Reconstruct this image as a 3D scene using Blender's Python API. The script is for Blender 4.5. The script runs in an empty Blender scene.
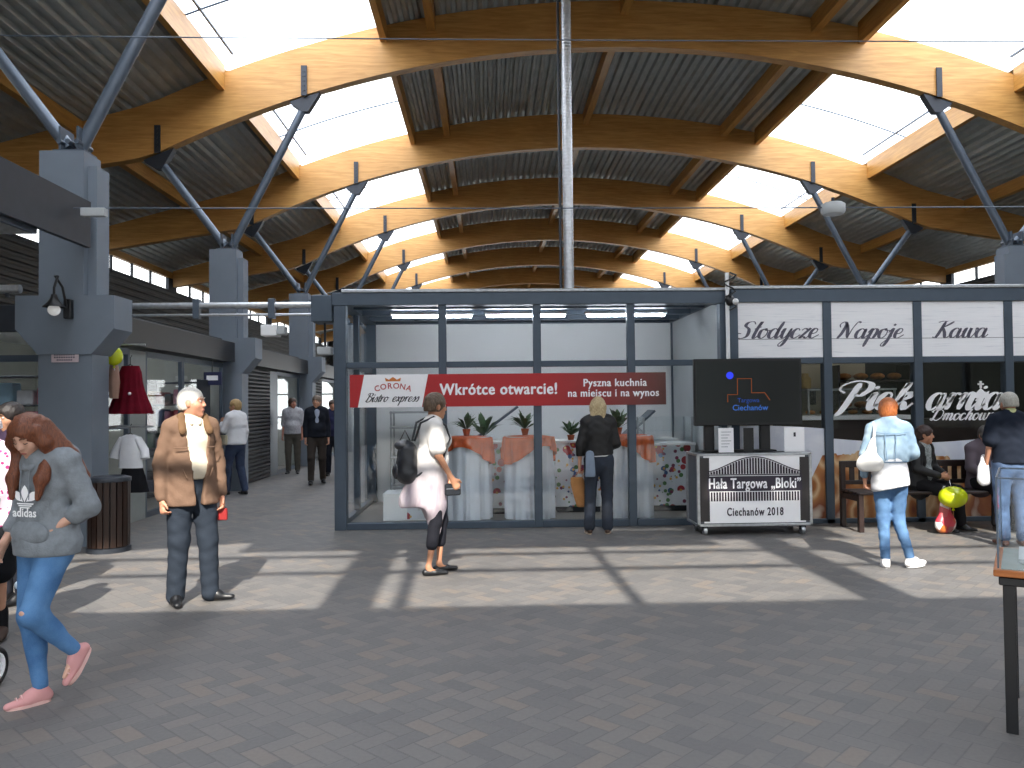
import bpy, math, random
import numpy as np
from mathutils import Vector, Matrix
random.seed(7); np.random.seed(7)
SC = bpy.context.scene
COL = SC.collection
PI = math.pi
def R(d): return d*PI/180

# ------------------------------------------------------------------ camera
F = 800.0
yaw, pit, rol = math.atan(25/800), math.atan(20/800), 0.010
CAM = Vector((0, 0, 1.56))
fw = Vector((math.sin(yaw)*math.cos(pit), math.cos(yaw)*math.cos(pit), math.sin(pit)))
rt = Vector((math.cos(yaw), -math.sin(yaw), 0))
up = rt.cross(fw)
r2 = rt*math.cos(rol) - up*math.sin(rol)
u2 = up*math.cos(rol) + rt*math.sin(rol)
cd = bpy.data.cameras.new('camera'); cam = bpy.data.objects.new('camera', cd); COL.objects.link(cam)
M = Matrix((r2, u2, -fw)).transposed().to_4x4(); M.translation = CAM
cam.matrix_world = M
cd.sensor_width = 36; cd.lens = F/1024*36; cd.clip_start = .05; cd.clip_end = 300
SC.camera = cam
def ray(px, py): return fw + r2*((px-512)/F) - u2*((py-384)/F)
def P(px, py, Y):                    # survey helper: the point of the view ray at depth Y
    d = ray(px, py); return CAM + d*(Y/d.y)
def G(px, py):                       # the point of the view ray on the ground
    d = ray(px, py); return CAM + d*(-CAM.z/d.z)

# ------------------------------------------------------------------ bookkeeping
def setp(o, label=None, cat=None, group=None, kind=None):
    if label: o['label'] = label
    if cat: o['category'] = cat
    if group: o['group'] = group
    if kind: o['kind'] = kind
    return o
def thing(name, label, cat, loc=(0, 0, 0), rotz=0, group=None, kind=None):
    o = bpy.data.objects.new(name, None); COL.objects.link(o)
    o.location = loc; o.rotation_euler = (0, 0, rotz); o.empty_display_size = .1
    return setp(o, label, cat, group, kind)
def copy_tree(o, parent=None):
    c = o.copy(); COL.objects.link(c); c.parent = parent
    for ch in list(o.children): copy_tree(ch, c)
    return c

class MB:
    """collects faces for one mesh object"""
    def __init__(s): s.v = []; s.f = []; s.sm = []
    def add(s, vs, fs, smooth=False):
        n = len(s.v); s.v += [tuple(v) for v in vs]; s.f += [tuple(i+n for i in f) for f in fs]; s.sm += [smooth]*len(fs)
        return s
    def box(s, x0, x1, y0, y1, z0, z1):
        vs = [(x, y, z) for x in (x0, x1) for y in (y0, y1) for z in (z0, z1)]
        return s.add(vs, [(0, 1, 3, 2), (4, 6, 7, 5), (0, 4, 5, 1), (2, 3, 7, 6), (0, 2, 6, 4), (1, 5, 7, 3)])
    def bbox(s, x0, x1, y0, y1, z0, z1, b=.005):
        # box with chamfered edges
        vs = []; idx = {}
        c = ((x0, x1), (y0, y1), (z0, z1))
        for a in (0, 1):
            for bb in (0, 1):
                for d in (0, 1):
                    for ax in range(3):
                        p = [c[0][a], c[1][bb], c[2][d]]
                        for q in range(3):
                            if q != ax: p[q] += b if (a, bb, d)[q] == 0 else -b
                        idx[(a, bb, d, ax)] = len(vs); vs.append(p)
        fs = []
        for a in (0, 1):
            fs.append([idx[(a, 0, 0, 0)], idx[(a, 0, 1, 0)], idx[(a, 1, 1, 0)], idx[(a, 1, 0, 0)]][::(1 if a == 0 else -1)])
            fs.append([idx[(0, a, 0, 1)], idx[(1, a, 0, 1)], idx[(1, a, 1, 1)], idx[(0, a, 1, 1)]][::(1 if a == 0 else -1)])
            fs.append([idx[(0, 0, a, 2)], idx[(0, 1, a, 2)], idx[(1, 1, a, 2)], idx[(1, 0, a, 2)]][::(1 if a == 0 else -1)])
        for a in (0, 1):
            for d in (0, 1):
                fs.append((idx[(a, d, 0, 0)], idx[(a, d, 1, 0)], idx[(a, d, 1, 1)], idx[(a, d, 0, 1)]))
                fs.append((idx[(a, 0, d, 0)], idx[(a, 1, d, 0)], idx[(a, 1, d, 2)], idx[(a, 0, d, 2)]))
                fs.append((idx[(0, a, d, 1)], idx[(1, a, d, 1)], idx[(1, a, d, 2)], idx[(0, a, d, 2)]))
                for e in (0, 1): fs.append((idx[(a, d, e, 0)], idx[(a, d, e, 1)], idx[(a, d, e, 2)]))
        return s.add(vs, fs)
    def prism(s, poly, axis, a, b, smooth=False):
        """poly: 2D points; axis 'x': (y,z), 'y': (x,z), 'z': (x,y)"""
        def mk(p, t): return {'x': (t, p[0], p[1]), 'y': (p[0], t, p[1]), 'z': (p[0], p[1], t)}[axis]
        n = len(poly); vs = [mk(p, a) for p in poly]+[mk(p, b) for p in poly]
        fs = [tuple(range(n)), tuple(range(2*n-1, n-1, -1))]+[(i, i+n, (i+1) % n+n, (i+1) % n) for i in range(n)]
        return s.add(vs, fs, smooth)
    def tube(s, pts, r, n=10, cap=True, smooth=True):
        pts = [Vector(p) for p in pts]; rs = r if isinstance(r, (list, tuple)) else [r]*len(pts)
        vs = []; fs = []; prev = None
        for i, p in enumerate(pts):
            t = (pts[min(i+1, len(pts)-1)]-pts[max(i-1, 0)]).normalized()
            if prev is None:
                a = t.cross(Vector((0, 0, 1)));
                if a.length < .01: a = t.cross(Vector((1, 0, 0)))
            else: a = prev-t*prev.dot(t)
            a.normalize(); prev = a; b = t.cross(a)
            for k in range(n):
                th = 2*PI*k/n; vs.append(p+a*math.cos(th)*rs[i]+b*math.sin(th)*rs[i])
        for i in range(len(pts)-1):
            for k in range(n): fs.append((i*n+k, i*n+(k+1) % n, (i+1)*n+(k+1) % n, (i+1)*n+k))
        m = len(s.sm); s.add(vs, fs, smooth)
        if cap: s.add(vs[:n], [tuple(range(n))]); s.add(vs[-n:], [tuple(range(n))])
        return s
    def bar(s, a, b, w, h):      # rectangular bar from a to b; w horizontal, h in the other normal
        a = Vector(a); b = Vector(b); t = (b-a).normalized()
        x = t.cross(Vector((0, 0, 1)));
        if x.length < .01: x = Vector((1, 0, 0))
        x.normalize(); y = x.cross(t)
        vs = [q+x*(sx*w/2)+y*(sy*h/2) for q in (a, b) for sx, sy in ((-1, -1), (1, -1), (1, 1), (-1, 1))]
        return s.add(vs, [(0, 1, 2, 3), (7, 6, 5, 4)]+[(i, i+4, (i+1) % 4+4, (i+1) % 4) for i in range(4)])
    def lathe(s, fn, nt, nz, c=(0, 0, 0), cap=False):
        """fn(theta, t) -> (r, z)"""
        vs = []; fs = []
        for j in range(nz+1):
            for i in range(nt):
                th = 2*PI*i/nt; r, z = fn(th, j/nz); vs.append((c[0]+r*math.cos(th), c[1]+r*math.sin(th), c[2]+z))
        for j in range(nz):
            for i in range(nt): fs.append((j*nt+i, j*nt+(i+1) % nt, (j+1)*nt+(i+1) % nt, (j+1)*nt+i))
        s.add(vs, fs, True)
        if cap: s.add(vs[:nt], [tuple(range(nt))[::-1]]); s.add(vs[-nt:], [tuple(range(nt))])
        return s
    def ball(s, c, r, n=12, sc=(1, 1, 1)):
        return s.lathe(lambda th, t: (max(r*math.sin(PI*t), 1e-4), 0), n, 1, c) if False else s._ball(c, r, n, sc)
    def _ball(s, c, r, n, sc):
        vs = []; fs = []; m = n//2+1
        for j in range(m+1):
            ph = PI*j/m
            for i in range(n):
                th = 2*PI*i/n
                vs.append((c[0]+r*sc[0]*math.sin(ph)*math.cos(th), c[1]+r*sc[1]*math.sin(ph)*math.sin(th), c[2]+r*sc[2]*math.cos(ph)))
        for j in range(m):
            for i in range(n): fs.append((j*n+i, (j+1)*n+i, (j+1)*n+(i+1) % n, j*n+(i+1) % n))
        return s.add(vs, fs, True)
    def build(s, name, mat, parent=None, label=None, cat=None, group=None, kind=None, loc=None, rotz=None):
        me = bpy.data.meshes.new(name); me.from_pydata(s.v, [], s.f)
        me.polygons.foreach_set('use_smooth', s.sm); me.materials.append(mat); me.validate(); me.update()
        o = bpy.data.objects.new(name, me); COL.objects.link(o); o.parent = parent
        if loc is not None: o.location = loc
        if rotz is not None: o.rotation_euler = (0, 0, rotz)
        return setp(o, label, cat, group, kind)

# ------------------------------------------------------------------ materials
def srgb(c):
    if isinstance(c, str): c = [int(c[i:i+2], 16)/255 for i in (0, 2, 4)]
    return tuple((x/12.92 if x <= .04045 else ((x+.055)/1.055)**2.4) for x in c)+(1,)
class NT:
    def __init__(s, name):
        s.m = bpy.data.materials.new(name); s.m.use_nodes = True; s.t = s.m.node_tree; s.t.nodes.clear()
        s.out = s.t.nodes.new('ShaderNodeOutputMaterial')
    def n(s, ty, **kw):
        nd = s.t.nodes.new('ShaderNode'+ty)
        for k, v in kw.items():
            if k.startswith('i_'):
                key = k[2:]; key = int(key) if key.isdigit() else key.replace('_', ' ')
                s.set(nd.inputs[key], v)
            else: setattr(nd, k, v)
        return nd
    def set(s, inp, v):
        if hasattr(v, 'links') and hasattr(v, 'is_output'): s.t.links.new(v, inp)
        elif isinstance(v, bpy.types.Node): s.t.links.new(v.outputs[0], inp)
        else: inp.default_value = v
    def math(s, op, a, b=None, c=None):
        nd = s.t.nodes.new('ShaderNodeMath'); nd.operation = op
        for i, v in enumerate((a, b, c)):
            if v is not None: s.set(nd.inputs[i], v)
        return nd.outputs[0]
    def mix(s, f, a, b):
        nd = s.t.nodes.new('ShaderNodeMix'); nd.data_type = 'RGBA'
        s.set(nd.inputs[0], f); s.set(nd.inputs[6], a); s.set(nd.inputs[7], b); return nd.outputs[2]
    def ramp(s, f, stops):
        nd = s.t.nodes.new('ShaderNodeValToRGB'); cr = nd.color_ramp
        while len(cr.elements) < len(stops): cr.elements.new(.5)
        for e, (p, c) in zip(cr.elements, stops): e.position = p; e.color = c if len(c) == 4 else srgb(c)
        s.set(nd.inputs[0], f); return nd.outputs[0]
    def obj(s): return s.n('TexCoord').outputs['Object']
    def done(s, sh): s.t.links.new(sh.outputs[0] if isinstance(sh, bpy.types.Node) else sh, s.out.inputs[0]); return s.m
_mc = {}
def mat(name, col, rough=.6, metal=0, var=.12, scale=8, bump=.0, bscale=60, spec=.5, sheen=0, stretch=None, emit=0):
    if name in _mc: return _mc[name]
    if rough >= .8 and spec == .5: spec = .15
    t = NT(name); c = srgb(col)
    co = t.obj()
    if stretch: co = t.n('Mapping', i_Vector=co, i_Scale=stretch).outputs[0]
    nz = t.n('TexNoise', i_Vector=co, i_Scale=scale, i_Detail=4.0)
    lo = tuple(x*(1-var) for x in c[:3])+(1,); hi = tuple(min(1, x*(1+var)) for x in c[:3])+(1,)
    cc = t.mix(t.math('MULTIPLY_ADD', t.math('SUBTRACT', nz.outputs[0], .5), 2.4, .5), lo, hi)
    b = t.n('BsdfPrincipled', i_Base_Color=cc, i_Roughness=rough, i_Metallic=metal)
    b.inputs['Specular IOR Level'].default_value = spec
    if sheen: b.inputs['Sheen Weight'].default_value = sheen
    if bump:
        n2 = t.n('TexNoise', i_Vector=co, i_Scale=bscale, i_Detail=3.0)
        bp = t.n('Bump', i_Height=n2.outputs[0], i_Strength=bump, i_Distance=.01); t.set(b.inputs['Normal'], bp)
    if emit: t.set(b.inputs['Emission Color'], cc); b.inputs['Emission Strength'].default_value = emit
    _mc[name] = t.done(b); return _mc[name]
def glass(name, tint=(1, 1, 1), refl=.3):
    t = NT(name); ge = t.n('NewGeometry'); dp = t.n('VectorMath', operation='DOT_PRODUCT')
    t.set(dp.inputs[0], ge.outputs['Normal']); t.set(dp.inputs[1], ge.outputs['Incoming'])
    g = t.math('SUBTRACT', 1.0, t.math('ABSOLUTE', dp.outputs['Value']))
    f = t.math('MULTIPLY', t.math('MULTIPLY_ADD', t.math('POWER', g, 5.0), .96, .04), refl*2)
    ms = t.n('MixShader', i_0=f); tr = t.n('BsdfTransparent', i_Color=tint+(1,)); gl = t.n('BsdfGlossy', i_Color=(1, 1, 1, 1), i_Roughness=.02)
    t.t.links.new(tr.outputs[0], ms.inputs[1]); t.t.links.new(gl.outputs[0], ms.inputs[2]); return t.done(ms)
def emis(name, col, st):
    t = NT(name); return t.done(t.n('Emission', i_Color=srgb(col), i_Strength=st))

def wood_mat(name, a, b, rough=.45, ax='x', sc=1.0):
    t = NT(name); st = {'x': (1.2, 9, 14), 'y': (9, 1.2, 14), 'z': (12, 12, 1)}[ax]
    mp = t.n('Mapping', i_Vector=t.obj(), i_Scale=tuple(v*sc for v in st)).outputs[0]
    nz = t.n('TexNoise', i_Vector=mp, i_Scale=1.6, i_Detail=6.0, i_Distortion=.6)
    wv = t.n('TexNoise', i_Vector=t.obj(), i_Scale=.35, i_Detail=2.0)
    f = t.math('ADD', t.math('MULTIPLY', nz.outputs[0], .75), t.math('MULTIPLY', wv.outputs[0], .3))
    c = t.ramp(f, [(.3, a), (.72, b)])
    bs = t.n('BsdfPrincipled', i_Base_Color=c, i_Roughness=rough)
    return t.done(bs)

M_wood = wood_mat('glulam timber', 'A87638', 'D2A15E')
M_purlin = wood_mat('purlin timber', 'A07034', 'C8974F', ax='y')
M_col = mat('column grey paint', '717B87', .55, 0, .05, 3)
M_strut = mat('strut grey steel', '57626F', .4, .3, .08)
M_frame = mat('anthracite frame', '4A5663', .4, .3, .05)
M_dark = mat('dark cladding', '2B3038', .5, .2, .1)
M_black = mat('black plastic', '121316', .4)
M_galv = mat('galvanised steel', 'B4B8BC', .35, .8, .15, 20)
M_white = mat('white panel', 'EEF0F1', .5, 0, .03, 2)
M_cream = mat('cream panel', 'CFCAB8', .6, 0, .04, 2)
M_lgrey = mat('light grey panel', 'B3B8BA', .5, 0, .05, 2)
M_glass = glass('clear glass', (.965, .98, .985))
M_deck = mat('galvanised deck', 'AEB3AF', .5, .35, .12, 3)
M_clad = mat('dark corrugated sheet', '4C4D4C', .6, .2, .1, 3)
M_tube = emis('tube lamp', 'F0F6FF', 55); M_tube2 = emis('dim tube lamp', 'FFF4E4', 9)
M_bulb = mat('opal lamp glass', 'E8E8E6', .2, emit=.25)
M_darkwood = wood_mat('dark bench wood', '150C0A', '2B1A16', ax='x')
# ------------------------------------------------------------------ floor
def floor_mat():
    t = NT('herringbone paving')
    co = t.n('Mapping', i_Vector=t.obj(), i_Rotation=(0, 0, R(45)), i_Scale=(10, 10, 10)).outputs[0]
    sp = t.n('SeparateXYZ', i_Vector=co); x, y = sp.outputs[0], sp.outputs[1]
    ix, iy = t.math('FLOOR', x), t.math('FLOOR', y); fx, fy = t.math('FRACT', x), t.math('FRACT', y)
    m = t.math('FLOORED_MODULO', t.math('SUBTRACT', ix, iy), 4.0)
    def eq(v): return t.math('COMPARE', m, float(v), .25)
    m1, m2, m3 = eq(1), eq(2), eq(3)
    vert = t.math('ADD', m2, m3)
    idx = t.math('SUBTRACT', ix, m1); idy = t.math('SUBTRACT', iy, m2)
    lu = t.math('ADD', t.math('ADD', fx, m1), t.math('MULTIPLY', vert, 0.0))
    lv = t.math('ADD', fy, m2)
    # half extents: horizontal brick 2x1, vertical 1x2
    du = t.math('MINIMUM', lu, t.math('SUBTRACT', t.math('SUBTRACT', 2.0, vert), lu))
    dv = t.math('MINIMUM', lv, t.math('SUBTRACT', t.math('ADD', 1.0, vert), lv))
    d = t.math('MINIMUM', du, dv)
    joint = t.n('MapRange', interpolation_type='SMOOTHSTEP', i_Value=d, i_From_Min=.0, i_From_Max=.07).outputs[0]
    idv = t.n('CombineXYZ', i_X=idx, i_Y=idy, i_Z=vert)
    wn = t.n('TexWhiteNoise', i_Vector=idv, noise_dimensions='3D')
    big = t.n('TexNoise', i_Vector=t.obj(), i_Scale=.7, i_Detail=4.0)
    fine = t.n('TexNoise', i_Vector=t.obj(), i_Scale=45.0, i_Detail=5.0)
    tone = t.ramp(wn.outputs[0], [(0, '535252'), (.45, '615F5D'), (.8, '6B6763'), (1, '766B60')])
    c2 = t.mix(t.math('MULTIPLY', big.outputs[0], .5), tone, srgb('6D6A66'))
    c3 = t.mix(t.math('MULTIPLY', fine.outputs[0], .35), c2, srgb('5F5E61'))
    c4 = t.mix(joint, srgb('5A5857'), c3)
    h = t.math('ADD', t.math('MULTIPLY', joint, .6), t.math('MULTIPLY', fine.outputs[0], .25))
    bp = t.n('Bump', i_Height=h, i_Strength=.45, i_Distance=.006)
    rg = t.math('MULTIPLY_ADD', fine.outputs[0], .25, .52)
    return t.done(t.n('BsdfPrincipled', i_Base_Color=c4, i_Roughness=rg, i_Normal=bp))
X0, X1, Y0, Y1 = -10.6, 16.0, -.5, 54.0
XB = -8.4
MB().box(X0-40, X1+40, Y0-26, Y1+1, -.12, 0).build('floor', floor_mat(), kind='structure')

# ------------------------------------------------------------------ roof geometry
XC = 2.7; ZA = 8.38; RB = 20.2; TH = .9
def arc(dx, top=True, extra=0):
    r = RB+(TH if top else 0); a = abs(dx); cz = ZA-RB
    if a <= 9: z = cz+math.sqrt(r*r-a*a)
    else: z = cz+math.sqrt(r*r-81)-(a-9)*(.27 if top else .16)
    return z+extra
BEAMS = [3.2+6*i for i in range(9)]
xs = [XC-13.2+26.4*i/60 for i in range(61)]
bm = MB()
poly = [(x, arc(x-XC, False)) for x in xs]+[(x, arc(x-XC, True)) for x in xs[::-1]]
def beam_mesh():
    b = MB(); n = 61
    vs = []
    for yy in (-.11, .11):
        vs += [(x, yy, arc(x-XC, False)) for x in xs]+[(x, yy, arc(x-XC, True)) for x in xs]
    fs = []
    for i in range(n-1):
        fs += [(i, i+1, n+i+1, n+i), (2*n+i, 3*n+i, 3*n+i+1, 2*n+i+1), (i, 2*n+i, 2*n+i+1, i+1), (n+i, n+i+1, 3*n+i+1, 3*n+i)]
    fs += [(0, n, 3*n, 2*n), (n-1, 3*n-1, 4*n-1, 2*n-1)]
    b.add(vs, fs); return b
ordn = ['directly above the camera', 'standing over the nearest pair of columns', 'above the glazed bistro stall', 'third', 'fourth', 'fifth', 'sixth', 'seventh', 'farthest']
b0 = beam_mesh().build('arched_beam', M_wood)
for i, y in enumerate(BEAMS):
    o = b0 if i == 0 else b0.copy()
    if i: COL.objects.link(o)
    o.location = (0, y, 0)
    lab = ['arched laminated timber roof beam above the camera', 'arched laminated timber roof beam borne by the nearest grey columns',
           'large curved golden timber beam, the lowest edge of the first pair of skylights below it',
           'curved timber beam behind the first full pair of skylights', 'curved timber beam, fourth arch seen going into the hall',
           'curved timber beam, fifth arch seen going into the hall', 'curved timber beam deep in the hall, sixth arch',
           'curved timber beam deep in the hall, seventh arch', 'farthest curved timber beam by the end gable'][i]
    if i == 2: lab = 'nearest fully visible curved golden timber beam, sweeping across the top of the photo'
    setp(o, lab, 'roof beam', 'arched timber roof beams')

# corrugated deck (ribs run along the hall)
def deck(d0, d1, name):
    b = MB(); p = .2; n = int(round((d1-d0)/p)); p = (d1-d0)/n; pts = []
    for i in range(n):
        for f, h in ((0, 0), (.35, 0), (.5, .07), (.85, .07)):
            pts.append((d0+(i+f)*p, h))
    pts.append((d1, 0)); vs = []; fs = []
    for (dx, h) in pts:
        z = arc(dx)+.02+h; vs += [(XC+dx, Y0, z), (XC+dx, Y1, z)]
    vs2 = [(v[0], v[1], v[2]+.12 if True else 0) for v in vs]
    m = len(pts)
    for i in range(m-1):
        fs.append((2*i, 2*i+1, 2*i+3, 2*i+2))
    b.add(vs, fs)
    # top skin
    tv = []; k = max(2, int((d1-d0)/.5)); tf = []
    for i in range(k+1):
        dx = d0+(d1-d0)*i/k; z = arc(dx)+.22; tv += [(XC+dx, Y0, z), (XC+dx, Y1, z)]
    for i in range(k): tf.append((2*i, 2*i+2, 2*i+3, 2*i+1))
    b.add(tv, tf)
    b.build(name, M_deck, kind='structure')
SK = (4.6, 7.65)
deck(-SK[0], SK[0], 'ceiling'); deck(-13.5, -SK[1], 'ceiling'); deck(SK[1], 13.5, 'ceiling')

# purlins
for dx, w, h, nm in ((-SK[0], .12, .34, "the left skylights' inner edge"), (SK[0], .12, .34, "the right skylights' inner edge"), (-SK[1], .12, .34, "the left skylights' outer edge"),
                     (SK[1], .12, .34, "the right skylights' outer edge"), (0, .16, .3, 'the middle of the roof'), (-3.7, .16, .3, "the deck just inside the left skylights"),
                     (3.7, .16, .3, "the deck just inside the right skylights"), (-10.3, .16, .3, 'the low left side of the roof'), (10.3, .16, .3, 'the low right side of the roof')):
    ys = [Y0]+BEAMS+[Y1]; z = arc(dx)
    up_ = .13 if abs(dx) in SK else 0
    for i in range(len(ys)-1):
        a = ys[i]+(.11 if i else 0); c = ys[i+1]-(.11 if i < len(ys)-2 else 0)
        where = 'before the nearest beams' if i < 2 else ('behind the nearest big beam' if i == 3 else 'in bay %s of the hall' % ['one', 'two', 'three', 'four', 'five', 'six', 'seven', 'eight', 'nine', 'ten'][i])
        MB().box(XC+dx-w/2, XC+dx+w/2, a, c, z-h+.02, z+.02+up_).build('purlin', M_purlin, label='timber purlin along %s, %s' % (nm, where), cat='purlin', group='timber purlins between the arches')

# skylights: translucent sheets with thin bars
def sky_mat():
    t = NT('translucent polycarbonate')
    nz = t.n('TexNoise', i_Vector=t.n('Mapping', i_Vector=t.obj(), i_Scale=(6, .6, 1)).outputs[0], i_Scale=1.0, i_Detail=3.0)
    c = t.mix(nz.outputs[0], (.72, .76, .84, 1), (.86, .88, .93, 1))
    tl = t.n('BsdfTranslucent', i_Color=c); tr = t.n('BsdfTransparent', i_Color=(.8, .84, .9, 1)); ms = t.n('MixShader', i_0=SKY_CLEAR)
    t.t.links.new(tl.outputs[0], ms.inputs[1]); t.t.links.new(tr.outputs[0], ms.inputs[2]); return t.done(ms)
SKY_CLEAR = .0
M_sky = sky_mat()
wn = 0
for side in (-1, 1):
    ys = [Y0]+BEAMS+[Y1]
    for i in range(len(ys)-1):
        a, c = ys[i], ys[i+1]; wn += 1
        b = MB(); k = 8; vs = []; fs = []
        d0, d1 = sorted((side*SK[0], side*SK[1]))
        for j in range(k+1):
            dx = d0+(d1-d0)*j/k; z = arc(dx)+.17; vs += [(XC+dx, a, z), (XC+dx, c, z)]
        for j in range(k): fs.append((2*j, 2*j+1, 2*j+3, 2*j+2))
        root = thing('window_%d' % wn, None, None, kind='structure')
        b.add(vs, fs); b.build('skylight_pane', M_sky, root)
        for f in (.33, .66):
            y = a+(c-a)*f; q = MB()
            q.tube([(XC+d0+(d1-d0)*j/k, y, arc(d0+(d1-d0)*j/k)+.15) for j in range(k+1)], .018, 6)
            q.build('glazing_bar', M_frame, root)
        xo = side*(SK[1]-.3)
        MB().box(XC+xo-.02, XC+xo+.02, a+.4, c-.4, arc(xo)+.11, arc(xo)+.15).build('edge_bar', M_frame, root)

# ------------------------------------------------------------------ side walls with clerestory, gables
def ribbed(x, y0, y1, z0, z1, face, name='wall_left'):
    b = MB(); n = int((z1-z0)/.2); p = (z1-z0)/n; prof = []
    for i in range(n):
        for f, h in ((0, 0), (.3, .0), (.45, .05), (.85, .05)): prof.append((x+face*h, z0+(i+f)*p))
    prof.append((x, z1)); vs = []
    for (xx, z) in prof: vs += [(xx, y0, z), (xx, y1, z)]
    b.add(vs, [(2*i, 2*i+1, 2*i+3, 2*i+2) for i in range(len(prof)-1)])
    b.box(x-face*.15, x-face*.1, y0, y1, z0, z1)
    b.build(name, M_clad, kind='structure')
for side, x, nm in ((1, X0, 'wall_left'), (-1, X1, 'wall_right')):
    ribbed(x, Y0, Y1, 0, 5.42, side, nm)
    ztop = arc(abs(x-XC))-.02
    MB().box(x-.06, x+.06, Y0, Y1, 5.4, 5.48).build('trim_1' if side == 1 else 'trim_3', M_dark, kind='structure')
    MB().box(x-.07, x+.07, Y0, Y1, 5.88, ztop).build('trim_2' if side == 1 else 'trim_4', M_purlin, kind='structure')
    ys = [Y0]+BEAMS+[Y1]
    for i in range(len(ys)-1):
        wn += 1; a, c = ys[i], ys[i+1]
        root = thing('window_%d' % wn, None, None, kind='structure')
        q = MB(); q.box(x-.05, x+.05, a, a+.35, 5.48, 5.88); q.box(x-.05, x+.05, c-.35, c, 5.48, 5.88)
        n = 4
        for j in range(1, n):
            yy = a+.35+(c-a-.7)*j/n; q.box(x-.03, x+.03, yy-.04, yy+.04, 5.48, 5.88)
        q.build('window_frame', M_dark, root)
        MB().box(x-.006, x+.006, a+.35, c-.35, 5.48, 5.88).build('pane', M_glass, root)
# far gable
def gable(y, th, z0, name, mt, zt=None):
    b = MB(); xx = [X0+(X1-X0)*i/40 for i in range(41)]
    b.prism([(X0, z0), (X1, z0)]+[(x, (arc(x-XC)+.02) if zt is None else zt) for x in xx[::-1]], 'y', y, y+th)
    b.build(name, mt, kind='structure')
gable(Y1, .2, 3.4, 'wall_back', M_clad)
wb = thing('window_90', None, None, kind='structure')
q = MB()
for x in np.linspace(X0, X1, 13): q.box(x-.05, x+.05, Y1, Y1+.12, 0, 3.4)
q.box(X0, X1, Y1, Y1+.12, 2.3, 2.4); q.build('window_frame', M_frame, wb)
MB().box(X0, X1, Y1+.05, Y1+.06, 0, 3.4).build('pane', M_glass, wb)
# gable behind the viewer: solid band, glazing above it lets the sun in
YG = -.4
ZS = 5.98
MB().box(X0, X1, YG-.15, YG, 3.1, ZS).build('wall_front', M_dark, kind='structure')
wf = thing('window_91', None, None, kind='structure')
q = MB()
def gx(x): return x
for x, w in ((-1.10, .42), (-.68, .12), (1.18, .11), (3.18, .42), (5.9, .11), (-4.9, .45), (8.2, .45), (-7, .1), (11, .1)):
    x = x+.15
    q.box(x-w/2, x+w/2, YG-.12, YG, ZS, arc(x-XC)+.02)
for z in (7.22, 7.95): q.box(X0, X1, YG-.09, YG-.03, z-.045, z+.045)
q.build('window_frame', M_frame, wf)
MB().box(-2.6+.15, 2.75, YG-.16, YG-.13, 8.33, 9.3).build('shade_panel', M_dark, wf); MB().box(2.76, 4.35, YG-.16, YG-.13, 8.62, 9.3).build('shade_panel', M_dark, wf)  # unseen panels added to shade the floor and cart before the stalls
q = MB(); q.box(X0-38, X1+38, -24.5, -24, 0, 6.5); [q.box(x, x+1.4, -24, -23.95, z, z+1.5) for x in range(-41, 46, 3) for z in (1, 4)]
q.build('wall_sky_block', mat('added outside building', '4E5046', .8, var=.3, scale=1), kind='structure')  # unseen building added to keep bright sky from reflecting in the stall glass
MB().box(X0, -4.7, YG-.11, YG-.01, ZS, arc(-7.1)-.0).build('side_panel', M_dark, wf)
q = MB()
for x in np.linspace(X0, X1, 9): q.box(x-.08, x+.08, YG-.15, YG, 0, 3.1)
q.build('trim_9', M_frame, kind='structure')

# ------------------------------------------------------------------ columns with V struts
def make_column():
    t = thing('column', None, 'column')
    # origin: centre of the front face at ground; hall centre to +x
    s = MB(); s.box(-.3, .2, 0, .4, 2.82, 4.5); s.box(.2, .3, .1, .4, 2.82, 4.35); s.build('upper_shaft', M_col, t)
    MB().box(-.3, .3, 0, .4, 0, 2.17).build('lower_shaft', M_col, t)
    MB().prism([(-.3, 2.17), (.3, 2.17), (.55, 2.46), (.55, 2.84), (-.55, 2.84), (-.55, 2.46)], 'y', -.02, .45).build('corbel', M_col, t)
    b = MB()
    for dx in (-.1, .1): b.box(dx-.012, dx+.012, .05, .35, 4.5, 4.8)
    b.box(-.18, .18, .05, .35, 4.5, 4.53)
    for dx in (-.1, 0, .1): b.tube([(dx, .03, 4.62), (dx, .37, 4.62)], .03, 8)
    b.build('pin_plate', M_strut, t)
    for sx, bx, bz in ((-1, -1.28, 1), (1, 1.45, 1)):
        x = bx+XL; zb = arc(x-XC, False)
        st = MB().tube([(sx*.06, .2, 4.58), (bx, .2, zb-.14)], .075, 12).build('strut', M_strut, t)
        br = MB(); dz = .5 if sx < 0 else .55
        slope = (arc(x+.3-XC, False)-arc(x-.3-XC, False))/.6
        br.prism([(bx-.28, zb-.02-.28*slope), (bx+.28, zb-.02+.28*slope), (bx+.26, zb-.07+.28*slope), (bx+.06, zb-.3), (bx-.06, zb-.3), (bx-.26, zb-.07-.28*slope)], 'y', .12, .28)
        br.box(bx-.055, bx+.055, .05, .075, zb-.02, zb+dz); br.box(bx-.055, bx+.055, .325, .35, zb-.02, zb+dz)
        for k in range(5): br.tube([(bx, .035, zb+.08+k*.09), (bx, .05, zb+.08+k*.09)], .018, 6)
        br.build('bracket', M_dark, st)
    return t
XL = -4.85; XR = 2*XC-XL
cols = []
c0 = make_column()
yy = [9.0, 15.0, 21.0, 27.0, 33.0, 39.0, 45.0, 51.0]
where = ['nearest', 'second', 'third', 'fourth', 'fifth', 'sixth', 'seventh', 'farthest']
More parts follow.
